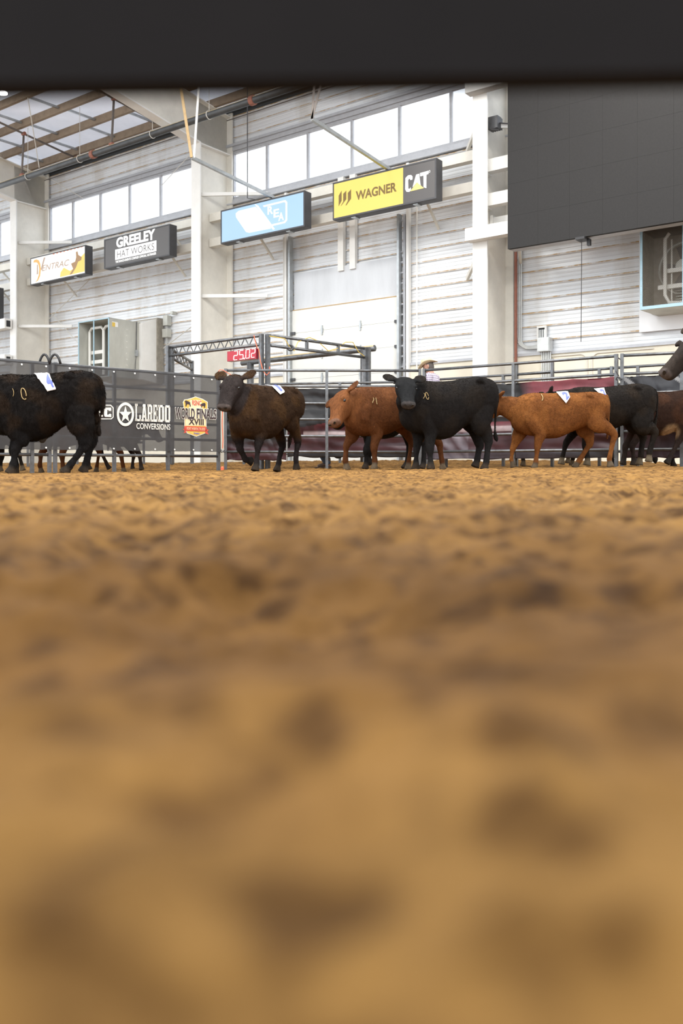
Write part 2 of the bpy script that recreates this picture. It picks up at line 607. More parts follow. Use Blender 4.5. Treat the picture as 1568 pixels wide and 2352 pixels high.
def build_floor():
    n = 620
    u = np.linspace(-1, 1, n)
    k = 5.6
    xs = 0.10 * np.sinh(u * math.asinh(24 / 0.10))
    v = np.linspace(math.asinh(-1.5 / 0.10), math.asinh(36 / 0.10), 640)
    ys = 0.10 * np.sinh(v)
    X, Y = np.meshgrid(xs, ys)
    S = lambda a, b, q: (lambda w: w * w * (3 - 2 * w))(np.clip((q - a) / (b - a), 0, 1))
    Z = (0.04 + 0.0105 * np.clip(X, -5, 5)) * S(5, 10, Y) + 0.13 * S(14.5, 21, Y)
    wx = X + 0.05 * vnoise(X * 9, Y * 9, 5); wy = Y + 0.05 * vnoise(X * 9 + 7, Y * 9, 6)
    R = np.zeros_like(Z)
    for fr, am, sd in ((1.3, 0.022, 1), (3.1, 0.020, 2), (7.0, 0.026, 3), (15, 0.017, 4), (31, 0.009, 5), (64, 0.0032, 6), (130, 0.0016, 7), (260, 0.0008, 8)):
        q = vnoise(wx * fr + sd * 13.7, wy * fr + sd * 7.3, sd)
        if fr in (7.0, 15, 31):
            q = 1 - np.abs(2 * q - 1) ** 0.8     # lumpy clods with creases
        R += am * (q - 0.5)
    # hoof pits
    pit = vnoise(X * 4.2 + 3.3, Y * 4.2 + 9.1, 21)
    R -= 0.055 * np.clip((pit - 0.66) / 0.2, 0, 1)
    pit2 = vnoise(X * 11 + 1.3, Y * 11 + 4.1, 23)
    R -= 0.022 * np.clip((pit2 - 0.68) / 0.2, 0, 1)
    near = np.sqrt(X ** 2 + Y ** 2)
    amp = 0.7 + 0.3 * S(0.3, 2.0, near)
    amp = np.where(Y > 9, 0.8, amp)
    Z = Z + R * amp - 0.004
    # banked dirt along the foot of the wall fence
    Z += 0.05 * S(16.2, 17.5, Y) * (0.4 + vnoise(X * 2.1, Y * 2.1, 31))
    nr, nc = X.shape
    vs = np.stack([X, Y, Z], -1).reshape(-1, 3)
    idx = np.arange(nr * nc).reshape(nr, nc)
    fs = np.stack([idx[:-1, :-1], idx[:-1, 1:], idx[1:, 1:], idx[1:, :-1]], -1).reshape(-1, 4)
    me = bpy.data.meshes.new('floor')
    me.vertices.add(len(vs)); me.vertices.foreach_set('co', vs.ravel())
    me.loops.add(fs.size); me.loops.foreach_set('vertex_index', fs.ravel().astype(np.int32))
    me.polygons.add(len(fs)); me.polygons.foreach_set('loop_start', np.arange(0, fs.size, 4, dtype=np.int32))
    me.polygons.foreach_set('loop_total', np.full(len(fs), 4, dtype=np.int32))
    me.polygons.foreach_set('use_smooth', np.ones(len(fs), dtype=bool))
    me.update(calc_edges=True)
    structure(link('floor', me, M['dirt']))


build_floor()

# ---- long wall: columns at every 8.49 m, bays of ribbed siding between them
BAY = 8.49
TC = [-11.32, -2.83, 5.66, 14.15, 22.64]
wall = structure(empty('wall_back', W(0, 0, 0)))


def siding_mesh(length, height):
    """horizontal ribbed sheet, local x along the wall, y out of the wall, z up"""
    prof = []
    z = 0.0
    while z < height - 1e-6:
        for dz, d in ((0.0, 0.0), (0.07, 0.0), (0.08, 0.006), (0.095, 0.006), (0.105, 0.0), (0.155, 0.0), (0.165, 0.006), (0.18, 0.006), (0.19, 0.0), (0.238, 0.0), (0.256, 0.042), (0.284, 0.042)):
            if z + dz <= height:
                prof.append((z + dz, d))
        z += 0.3
    prof.append((height, 0.0))
    me = bpy.data.meshes.new('siding_panel')
    vs = []
    for zz, d in prof:
        vs += [(0, d, zz), (length, d, zz)]
    fs = [(2 * i, 2 * i + 1, 2 * i + 3, 2 * i + 2) for i in range(len(prof) - 1)]
    me.from_pydata(vs, [], fs)
    me.update()
    me.materials.append(M['siding'])
    return me


WROT = math.atan2(DV.y, DV.x)
_sid = {}


def siding(t0, t1, z0, z1):
    key = (round(t1 - t0, 3), round(z1 - z0, 3))
    if key not in _sid:
        _sid[key] = siding_mesh(*key)
    o = bpy.data.objects.new('siding_panel', _sid[key])
    COL.objects.link(o)
    o.parent = wall
    o.matrix_parent_inverse = parent_inv(wall)
    # local x -> DV, local y -> NV (left-handed pair is fixed by mirroring x)
    o.matrix_basis = Matrix(((DV.x, NV.x, 0, W(t0, 0, z0).x), (DV.y, NV.y, 0, W(t0, 0, z0).y), (0, 0, 1, z0), (0, 0, 0, 1)))
    return o


ZW0, ZW1 = 7.52, 8.82     # clerestory windows
for b in range(4):
    t0, t1 = TC[b], TC[b + 1]
    zs = [2.55 + 0.9 * i for i in range(6)] + [7.38]
    for i in range(5):
        siding(t0, t1, zs[i], zs[i + 1])
    siding(t0, t1, 7.05, 7.35)
    siding(t0, t1, 8.95, 9.85)

mb = MB()
mb.wbox(TC[0], TC[-1], -0.15, 0.06, -0.3, 2.49)
structure(mb.build('baseboard_back', M['wainscot']))
mb = MB()
mb.wbox(TC[0], TC[-1], 0.0, 0.10, 2.49, 2.55)
structure(mb.build('trim_1', M['grey_trim']))
mb = MB()
mb.wbox(TC[0], TC[-1], -0.05, 0.08, 7.35, 7.50)
mb.wbox(TC[0], TC[-1], 0.0, 0.14, 7.35, 7.39)
structure(mb.build('trim_2', M['grey_trim']))
mb = MB()
mb.wbox(TC[0], TC[-1], -0.05, 0.10, 8.84, 8.95)
mb.wbox(TC[0], TC[-1], 0.0, 0.16, 8.95, 9.02)
structure(mb.build('trim_3', M['frame_grey']))

# ---- clerestory windows, six lights to a bay
for b in range(4):
    t0, t1 = TC[b] + 0.15, TC[b + 1] - 0.15
    w = structure(empty('window_%d' % (b + 1), W(t0, 0, ZW0)))
    fr = MB()
    fr.wbox(t0, t1, -0.04, 0.05, ZW0 - 0.02, ZW0 + 0.05)
    fr.wbox(t0, t1, -0.04, 0.05, ZW1 - 0.05, ZW1 + 0.02)
    fr.wbox(t0 - 0.1, t0 + 0.06, -0.04, 0.05, ZW0, ZW1)
    fr.wbox(t1 - 0.06, t1 + 0.1, -0.04, 0.05, ZW0, ZW1)
    fr.build('window_frame', M['frame_grey'], w)
    for i in range(6):
        a = TC[b] + BAY / 6 * i
        if i:
            mu = MB()
            mu.wbox(a - 0.035, a + 0.035, -0.03, 0.04, ZW0 + 0.04, ZW1 - 0.04)
            mu.build('mullion', M['frame_grey'], w)
        pn = MB()
        pn.wbox(a + 0.05, a + BAY / 6 - 0.05, -0.003, 0.003, ZW0 + 0.04, ZW1 - 0.04)
        pn.build('pane', M['glass'], w)

# ---- steel columns with deep webs
ROOF0, RSL = 10.02, 0.115     # roof underside at the wall, rise per metre


def column(t):
    root = structure(empty('steel_column', W(t, 0, 0)))
    a = MB()
    a.wbox(t - 0.17, t + 0.17, 1.26, 1.30, -0.1, 8.75)
    a.build('front_flange', M['white_steel'], root)
    a = MB()
    a.wbox(t - 0.012, t + 0.012, 0.12, 1.26, -0.1, 9.9)
    a.build('web', M['cream_steel'], root)
    a = MB()
    a.wbox(t - 0.20, t + 0.20, 0.07, 0.12, -0.1, 9.9)
    a.build('wall_flange', M['cream_steel'], root)
    # knee plate
    a = MB()
    a.wbox(t - 0.15, t + 0.15, 0.12, 1.26, 8.72, 8.75)
    a.build('stiffener', M['white_steel'], root)
    return root


for t in TC[1:4]:
    column(t)


def rafter(t):
    root = structure(empty('roof_rafter', W(t, 0, 8.75)))
    S1 = 9.0
    bot = [(0.12, 8.75), (1.3, 8.75), (S1, 9.93)]
    top = [(S1, ROOF0 + RSL * S1 - 0.24), (0.12, ROOF0 - 0.22)]
    a = MB()
    a.poly_prism([W(t - 0.012, s, z) for s, z in bot + top], DV, 0.024)
    a.build('web', M['cream_steel'], root)
    a = MB()
    a.bar(W(t, 1.26, 8.75), W(t, S1, 9.93), 0.32, 0.04)
    a.build('lower_flange', M['white_steel'], root)
    a = MB()
    a.bar(W(t, 0.12, ROOF0 - 0.24), W(t, S1, ROOF0 + RSL * S1 - 0.26), 0.32, 0.03)
    a.build('upper_flange', M['cream_steel'], root)


for t in TC[1:4]:
    rafter(t)

# ---- roof: insulation above, purlins and their braces below
ceil = structure(empty('ceiling', W(0, 0, ROOF0)))
for b in range(4):
    mb = MB()
    a, c = TC[b], TC[b + 1] - 0.02
    q = [W(a, -0.2, ROOF0 + 0.02), W(c, -0.2, ROOF0 + 0.02), W(c, 9, ROOF0 + RSL * 9 + 0.02), W(a, 9, ROOF0 + RSL * 9 + 0.02)]
    mb.poly_prism(q, (0, 0, 1), 0.06)
    mb.build('insulation_sheet', M['roof_ins'], ceil)
mb = MB()
mb.wbox(TC[0], TC[-1], -0.12, 0.02, 9.85, ROOF0 + 0.05)
mb.wbox(TC[0], TC[-1], 0.02, 0.26, 9.93, ROOF0 + 0.03)
mb.build('eave_strip', M['eave_dark'], ceil)
for i in range(9):
    s = 0.70 + 0.98 * i
    z = ROOF0 + RSL * s
    for b in range(4):
        mb = MB()
        mb.wbox(TC[b], TC[b + 1] - 0.01, s - 0.012, s + 0.012, z - 0.24, z + 0.02)
        mb.wbox(TC[b], TC[b + 1] - 0.01, s - 0.012, s + 0.085, z - 0.245, z - 0.23)
        mb.build('purlin', M['purlin'], ceil)
    if i:
        for t in (1.7, 3.6, 7.6, 9.4, 11.2, 13.0, 16.0, 18.0, 20.0):
            mb = MB()
            tt = t + 0.35 * (i % 2)
            mb.bar(W(tt, s - 0.95, z - 0.08 - RSL * 0.95), W(tt, s - 0.03, z - 0.2), 0.05, 0.06)
            mb.build('purlin_brace', M['zinc'], ceil)

# ---- sectional overhead door with its fixed panel and tracks
DT0, DT1 = wt(919, 0.1), wt(674, 0.1)
door = structure(empty('door_1', W(DT0, 0, 0)))
zb = -0.05
secs = [zb + 0.0, 0.55, 1.15, 1.755, 2.36, 2.965, 3.565, 4.16]
for i in range(7):
    mb = MB()
    mb.wbox(DT0, DT1, 0.09, 0.15, secs[i] + 0.0025, secs[i + 1] - 0.0025)
    mb.build('door_section', M['door'], door)
mb = MB()
mb.wbox(DT0 + 0.02, DT1 - 0.02, 0.07, 0.10, 4.16, 5.13)
mb.build('fixed_panel', M['fixed_panel'], door)
mb = MB()
mb.wbox(DT0 + 0.02, DT1 - 0.02, 0.10, 0.158, 4.156, 4.178)
mb.build('panel_edge', M['tan_bar'], door)
for z in secs[3:7]:
    for f in (0.34, 0.70):
        mb = MB()
        tt = DT0 + (DT1 - DT0) * f
        mb.wbox(tt - 0.035, tt + 0.035, 0.15, 0.175, z - 0.05, z + 0.05)
        mb.wbox(tt - 0.018, tt + 0.018, 0.15, 0.185, z - 0.12, z + 0.12)
        mb.build('hinge', M['zinc'], door)
    for tt in (DT0 + 0.05, DT1 - 0.05):
        mb = MB()
        mb.wbox(tt - 0.06, tt + 0.06, 0.15, 0.20, z - 0.04, z + 0.03)
        mb.build('roller', M['dark_steel'], door)
for tt, sg in ((DT0, -1), (DT1, 1)):
    mb = MB()
    mb.wbox(tt + sg * 0.0, tt + sg * 0.06, 0.12, 0.26, -0.05, 6.1)
    mb.build('track', M['zinc'], door)
    mb = MB()
    mb.wbox(tt + sg * 0.10, tt + sg * 0.15, 0.06, 0.13, -0.05, 6.1)
    for k in range(24):
        mb.wbox(tt + sg * 0.05, tt + sg * 0.11, 0.10, 0.13, 0.2 + 0.25 * k, 0.24 + 0.25 * k)
    mb.build('track_angle', M['grey_trim'], door)
    mb = MB()
    mb.wbox(tt + sg * 0.2, tt + sg * 0.27, 0.05, 0.16, -0.05, 7.3)
    mb.build('jamb', M['white_steel'], door)
for px in (782, 809):
    tt = wt(px, 0.15)
    mb = MB()
    mb.wbox(tt - 0.085, tt + 0.085, 0.05, 0.16, 5.0, 7.35)
    mb.build('mounting_post', M['white_steel'], door)

# ---- girts / flange braces that stick out of the column webs
for t in TC[2:4]:
    for z in (4.68, 7.42):
        mb = MB()
        mb.bar(W(t - 0.02, 1.1, z), W(t - 1.55, 0.15, z - 0.02), 0.06, 0.09)
        tag(mb.build('flange_brace', M['white_steel']),
            '%s pale steel brace between the %s column web and the siding' % ('lower' if z < 5 else 'upper', 'middle' if t < 6 else 'left'), 'brace')

# ---- long box beams that carry the lit signs
for b, nm in ((1, 'middle'), (2, 'left'), (3, 'farthest left')):
    for z, wh in ((6.85, 'upper'), (6.17, 'lower')):
        mb = MB()
        mb.wbox(TC[b] + 0.03, TC[b + 1] - 0.03, 0.62, 0.82, z - 0.11, z + 0.11)
        beam = tag(mb.build('sign_beam', M['cream_steel']), '%s cream box beam behind the hanging signs in the %s bay' % (wh, nm), 'beam')
        for f in (0.2, 0.8):
            tt = TC[b] + BAY * f
            mb = MB()
            mb.bar(W(tt, 0.64, z - 0.05), W(tt + 0.02, 0.05, z - 0.55), 0.05)
            mb.build('knee_brace', M['cream_steel'], beam)

# ================================================================== SIGNS
def lit_box(name, label, x0, x1, yt, yb, s=1.55, th=0.26, face_mat=None, edge=0.035, xface=None):
    """box sign: its lit face spans columns x0..x1, its left edge rows yt..yb"""
    t1, zt = wtz(x0, yt, s)
    _, zb = wtz(x0, yb, s)
    t0 = wt(x1, s)
    root = thing(name, W((t0 + t1) / 2, s, zb), label, 'sign', 'lit box signs hung along the wall')
    mb = MB()
    mb.wbox(t0, t1, s - th, s - 0.02, zb, zt)
    e = edge
    for a in ((t0, t1, zt - e, zt), (t0, t1, zb, zb + e), (t0, t0 + e, zb + e, zt - e), (t1 - e, t1, zb + e, zt - e)):
        mb.wbox(a[0], a[1], s - 0.03, s, a[2], a[3])
    mb.build('box', M['sign_black'], root)
    if face_mat:
        mb = MB()
        mb.wbox(t0 + e, t1 - e, s - 0.03, s - 0.008, zb + e, zt - e)
        mb.build('lit_face', face_mat, root)
    for f in (0.2, 0.8):
        mb = MB()
        tt = t0 + (t1 - t0) * f
        mb.wbox(tt - 0.06, tt + 0.06, s - th + 0.03, s - 0.05, zb - 0.025, zb)
        mb.build('bracket_foot', M['zinc'], root)
    # hanger back to the box beam
    for f in (0.25, 0.75):
        tt = t0 + (t1 - t0) * f
        mb = MB()
        mb.wbox(tt - 0.03, tt + 0.03, 0.80, s - th + 0.01, zb + 0.25, zb + 0.31)
        mb.build('hanger_arm', M['zinc'], root)
    return root, Face(W(t1, s - 0.008, zb), -DV, (0, 0, 1), NV)


blue_lit = emat('sign_blue_light', (0.46, 0.70, 0.98), 0.34)
white_lit = emat('sign_white_light', (1.0, 0.97, 0.90), 0.46)
yellow_lit = emat('sign_yellow_light', (1.0, 0.77, 0.16), 0.36)
grey_lit = emat('sign_grey_light', (0.16, 0.145, 0.14), 0.25)
print_white_lit = emat('print_white_light', (1, 1, 0.98), 0.55)
ink_brown = mat('ink_brown', (0.17, 0.11, 0.03), 0.6)
ink_grey = mat('ink_grey', (0.10, 0.09, 0.09), 0.6)
ink_orange = emat('ink_orange_light', (0.95, 0.45, 0.10), 0.35)
ink_taupe = emat('ink_taupe_light', (0.55, 0.40, 0.30), 0.3)
ink_tri = emat('ink_yellow_light', (1.0, 0.78, 0.25), 0.42)

# --- WAGNER CAT
root, fc = lit_box('hanging_sign', 'yellow and dark brown box sign lettered WAGNER CAT', 763.8, 1001.5, 420, 505.5, face_mat=grey_lit)
q = 0.035
z_b = fc.px(925.6, 480)[0]
aL, bT = fc.px(766.5, 423.5)
_, bB = fc.px(766.5, 501.5)
mb = MB(); mb.add([fc.at(aL, bB, 0.003), fc.at(z_b, bB, 0.003), fc.at(z_b, bT, 0.003), fc.at(aL, bT, 0.003)], [(0, 1, 2, 3)])
mb.build('yellow_panel', yellow_lit, root)['label'] = 'yellow lit half of the sign'
put_text('lettering', fc, 'WAGNER', 817, 439.5, 461, 911, ink_brown, root, offset=0.035, e=0.008)


def zc(p):  # crop of the two signs -> photo pixels
    return (490 + p[0] / 2.9037, 340 + p[1] / 2.9037)


bars = [[(836, 318), (856, 284), (856, 352), (836, 390)], [(866, 306), (887, 284), (887, 342), (853, 386), (849, 388), (866, 358)],
        [(897, 300), (919, 275), (919, 338), (888, 382), (881, 384), (897, 352)]]
put_poly('stripe_mark', fc, [[zc(p) for p in b] for b in bars], ink_brown, root, 0.008)
cat_l = [
    [(1328, 210), (1328, 190), (1318, 180), (1298, 183), (1281, 200), (1279, 275), (1288, 292), (1306, 293), (1318, 280), (1316, 262), (1310, 272), (1300, 272), (1299, 215), (1305, 204), (1313, 208), (1314, 215)],
    [(1352, 178), (1372, 172), (1384, 262), (1358, 228), (1330, 262), (1330, 255)],
    [(1377, 168), (1434, 152), (1434, 174), (1421, 178), (1420, 268), (1402, 262), (1401, 184), (1379, 190)]]
put_poly('logo_letters', fc, [[zc(p) for p in b] for b in cat_l], print_white_lit, root, 0.006)
put_poly('logo_triangle', fc, [[zc(p) for p in ((1312, 290), (1359, 230), (1405, 268))]], ink_tri, root, 0.010)
put_text('registered_mark', fc, 'o', 1000 - 15.5, 391.5, 397.5, 1000 - 12, print_white_lit, root, e=0.006)

# --- REA
root, fc = lit_box('hanging_sign', 'pale blue glowing box sign with white slanted emblem lettered REA', 506.5, 699, 484, 560.5, face_mat=blue_lit)
sh = [[(150, 436), (168, 420), (282, 392), (345, 470), (385, 536), (240, 565), (218, 560), (152, 462)]]
put_poly('emblem', fc, [[zc(p) for p in b] for b in sh], print_white_lit, root, 0.004)
put_poly('emblem_slash', fc, [[zc(p) for p in ((276, 374), (300, 386), (410, 540), (398, 546))]], print_white_lit, root, 0.006)
rim = [[(330, 385), (480, 348), (492, 360), (492, 482), (478, 500), (392, 520), (388, 510), (470, 491), (482, 476), (482, 368), (474, 360), (338, 394)]]
put_poly('emblem_rim', fc, [[zc(p) for p in b] for b in rim], print_white_lit, root, 0.005)
for ch, cx, cy in (('R', 380, 420), ('E', 420, 440), ('A', 452, 462)):
    x0, y0 = zc((cx - 18, cy - 28)); x1, y1 = zc((cx + 18, cy + 26))
    put_text('lettering', fc, ch, x0, y0, y1, x1, print_white_lit, root, e=0.006, offset=0.02)

# --- GREELEY HAT WORKS
root, fc = lit_box('hanging_sign', 'black box sign lettered GREELEY HAT WORKS', 238.8, 389.5, 550.5, 618, face_mat=mat('sign_charcoal', (0.10, 0.095, 0.095), 0.45))
put_text('lettering', fc, 'GREELEY', 267.5, 546.5, 570.3, 356.5, print_white_lit, root, offset=0.04, e=0.006)
a0, b1 = fc.px(264.7, 573.8); a1, _ = fc.px(359.3, 573.8); _, b0 = fc.px(264.7, 597.4)
mb = MB(); mb.add([fc.at(a0, b0, .004), fc.at(a1, b0, .004), fc.at(a1, b1, .004), fc.at(a0, b1, .004)], [(0, 1, 2, 3)])
mb.build('white_panel', print_white_lit, root)
put_text('lettering', fc, 'HAT WORKS', 269.5, 577, 592.6, 354.5, ink_grey, root, offset=0.0, e=0.009)
put_text('small_print', fc, 'THE RANCH EVENTS COMPLEX OFFICIAL HATMAKER', 265.5, 599.3, 604.6, 359, print_white_lit, root, offset=0.03, e=0.006)

# --- VENTRAC


def zv(p):
    return (50 + p[0] / 4.238, 490 + p[1] / 4.238)


root, fc = lit_box('hanging_sign', 'white lit box sign lettered VENTRAC with a yellow field picture', 69.5, 196, 593, 655.5, face_mat=white_lit)
put_poly('swoosh', fc, [[zv(p) for p in ((112, 482), (120, 455), (145, 448), (168, 458), (182, 492), (188, 545), (180, 610), (160, 655), (130, 675), (150, 645), (165, 600), (170, 540), (163, 500), (148, 480), (130, 478))]], ink_orange, root, 0.004)
put_poly('letter_stroke', fc, [[zv(p) for p in ((195, 560), (186, 540), (214, 432), (232, 428))], [zv(p) for p in ((146, 598), (148, 500), (160, 496), (162, 590))]], ink_taupe, root, 0.005)
put_text('lettering', fc, 'ENTRAC', 96.5, 609.5, 623.5, 159.5, ink_taupe, root, shear=0.25, offset=0.015, e=0.005)
put_poly('field_picture', fc, [[zv(p) for p in ((372, 622), (378, 575), (410, 528), (440, 545), (470, 560), (510, 535), (545, 470), (580, 420), (612, 385), (612, 566))]], emat('field_yellow_light', (0.85, 0.62, 0.12), 0.4), root, 0.004)
put_poly('machine_picture', fc, [[zv(p) for p in ((480, 490), (520, 470), (530, 430), (528, 375), (545, 370), (552, 405), (585, 425), (580, 455), (550, 470), (530, 525), (490, 590), (465, 600), (500, 540))]], emat('machine_brown_light', (0.40, 0.22, 0.08), 0.35), root, 0.006)
red_dash = emat('red_dash_light', (0.85, 0.18, 0.06), 0.4)
for k in range(9):
    put_poly('red_dash', fc, [[zv(p) for p in ((300 + 34 * k, 388 - 8.6 * k), (318 + 34 * k, 383 - 8.6 * k), (322 + 34 * k, 398 - 8.6 * k), (304 + 34 * k, 403 - 8.6 * k))]], red_dash, root, 0.004)

# --- the sign whose end alone shows at the left edge
root, fc = lit_box('hanging_sign', 'black end of a box sign cut off by the left edge of the photo', -150, -8, 690, 760, face_mat=mat('sign_charcoal_b', (0.10, 0.095, 0.095), 0.45))

# ---- struts that reach out to the signs from roof hangers
for i, (ps, Ys, pe, side, top) in enumerate((((440, 362), 19.6, (628, 454), 'blue', (415, 200)), ((716, 273), 17.6, (895, 390), 'yellow', (725, 195)))):
    a = P(*ps, Ys)
    tq, zq = wtz(*pe, 1.45)
    e = W(tq, 1.45, zq)
    root = thing('sign_strut', a, 'long grey channel strut reaching to the top of the %s sign' % ('pale blue' if i == 0 else 'yellow WAGNER'), 'strut')
    mb = MB(); mb.bar(a, e, 0.07, 0.07); mb.build('channel', M['zinc'], root)
    tp = P(*top, Ys + 0.0)
    if i == 0:
        up = tp + (tp - a) * 1.2
        mb = MB(); mb.bar(a, up, 0.06, 0.05); mb.build('hanger', M['tan_bar'], root)['label'] = 'tan hanger bar'
        mb = MB(); mb.bar(a + Vector((0.05, 0.02, 0.0)), P(462, 200, Ys) + Vector((0, 0, 1.0)) * 0.8, 0.045); mb.build('hanger', M['white_steel'], root)
    else:
        for q in ((722, 190), (738, 190)):
            mb = MB(); b_ = P(*q, Ys); mb.bar(a, b_ + (b_ - a) * 1.4, 0.045); mb.build('hanger', M['brown_pipe'], root)
# thin black drop rod with a hook down to the blue sign
mb = MB()
A = W(*[0, 0, 0]) if False else None
tq, zq = wtz(568, 455, 1.5)
pts = [W(tq, 1.5, z) for z in (zq + 3.2, zq + 1.0, zq)] + [W(tq - 0.25, 1.5, zq - 0.08)]
mb.tube(pts, 0.014, 6)
tag(mb.build('hanger_rod', M['dark_steel']), 'thin dark rod hanging straight down onto the pale blue sign', 'rod')

# ================================================================== LED SCREEN and its brackets
SS = 1.85
st1 = wt(1165.5, SS)
sz0 = wtz(1166, 572, SS)[1]
scr = thing('display_screen', W(st1 - 4, SS, sz0), 'huge switched-off charcoal LED wall at upper right', 'screen')
CW, CHh = 0.64, 0.64
nx, nz = 10, 7
me0 = None
for i in range(nx):
    for j in range(nz):
        t1_ = st1 - CW * i
        z0_ = sz0 + CHh * j
        mb = MB()
        mb.wbox(t1_ - CW + 0.0008, t1_ - 0.0008, SS - 0.09, SS, z0_ + 0.0008, z0_ + CHh - 0.0008)
        mb.build('display_panel', M['screen'], scr)
mb = MB()
mb.wbox(st1 - CW * nx, st1 - 0.01, SS - 0.30, SS - 0.09, sz0 + 0.0, sz0 + CHh * nz)
mb.build('back_frame', M['grey_trim'], scr)
mb = MB()
tq = wt(1325, SS)
mb.wbox(tq - 0.16, tq + 0.02, SS - 0.2, SS + 0.05, sz0 - 0.045, sz0)
mb.wbox(tq - 0.20, tq - 0.14, SS - 0.2, SS - 0.12, sz0 - 0.14, sz0 - 0.02)
mb.build('latch', M['cable_black'], scr)
for px, nm in ((1335, 'lone'),):
    tq = wt(1335, SS - 0.2)
    mb = MB(); mb.tube([W(tq, SS - 0.2, sz0 - 0.02), W(tq, SS - 0.2, 3.9), W(tq + 0.01, SS - 0.2, wtz(1335, 785, SS - 0.2)[1])], 0.007, 6)
    mb.build('dangling_cable', M['cable_black'], scr)

# white box brackets from the column to the back of the screen
for k, (yy, hh, s, front) in enumerate(((236, 0.26, 1.44, True), (401, 0.26, 1.05, False), (475, 0.26, 1.05, False), (508, 0.14, 0.75, False), (533, 0.26, 1.44, True))):
    tl = TC[1] + (0.27 if front else -0.03)
    px_l = 1080 if front else 1124
    z = {0: 8.02, 1: 6.42, 2: 5.70, 3: 5.33, 4: 4.93}[k]
    mb = MB()
    if front:
        mb.wbox(TC[1] - 2.6, TC[1] + 0.22, 1.30, 1.54, z - hh / 2, z + hh / 2)
    else:
        mb.wbox(TC[1] - 2.6, TC[1] - 0.08, s - 0.1, s + 0.1, z - hh / 2, z + hh / 2)
        mb.wbox(TC[1] - 0.09, TC[1] - 0.02, s - 0.14, s + 0.14, z - hh / 2 - 0.04, z + hh / 2 + 0.04)
    o = mb.build('screen_bracket', M['white_steel'])
    tag(o, 'white box beam between right column and dark screen, %s of the five' % ['topmost', 'second from the top', 'middle one', 'thin fourth', 'lowest'][k], 'bracket', 'brackets behind the screen')
    mb = MB()
    mb.bar(W(TC[1] - 0.7, 0.95, z - 0.06), W(TC[1] - 0.35, 0.06, z - 0.4), 0.06)
    mb.build('knee_brace', M['cream_steel'], o)
mb = MB()
mb.bar(W(TC[1] - 0.02, 1.1, 7.28), W(TC[1] - 1.5, 0.2, 7.26), 0.06, 0.10)
tag(mb.build('flange_brace', M['white_steel']), 'pale steel brace above the dark floodlight on the right column', 'brace')
for (z, nm) in ((7.35, 'window sill'), (4.45, 'siding')):
    mb = MB()
    mb.bar(W(TC[1] + 0.02, 0.95, z + 0.55), W(TC[1] + 0.95, 0.1, z - 0.1), 0.06, 0.09)
    tag(mb.build('flange_brace', M['cream_steel']), 'slanting brace left of the right column meeting the %s' % nm, 'brace')

# floodlight on the column
fl = thing('floodlight', W(TC[1] - 0.35, 1.15, 6.95), 'small dark floodlight beside the right column under a brace', 'lamp')
tq, zq = wtz(1137, 285, 1.0)
mb = MB(); mb.wbox(tq - 0.11, tq + 0.11, 0.93, 1.12, zq - 0.13, zq + 0.13)
for k in range(5):
    mb.wbox(tq - 0.1 + 0.05 * k - 0.008, tq - 0.1 + 0.05 * k + 0.008, 0.88, 0.93, zq - 0.12, zq + 0.12)
mb.build('housing', M['frame_grey'] if False else M['dark_steel'], fl)
mb = MB(); mb.bar(W(tq, 1.1, zq - 0.13), W(tq - 0.1, 1.2, zq - 0.2), 0.16, 0.03); mb.build('visor', M['dark_steel'], fl)
mb = MB(); mb.tube([W(tq - 0.1, 1.0, zq), W(tq - 0.3, 0.95, zq - 0.05), W(tq - 0.4, 0.9, zq - 0.1)], 0.015, 6); mb.tube([W(TC[1], 1.0, zq + 0.14), W(tq, 1.0, zq + 0.12)], 0.02, 6); mb.build('arm', M['dark_steel'], fl)

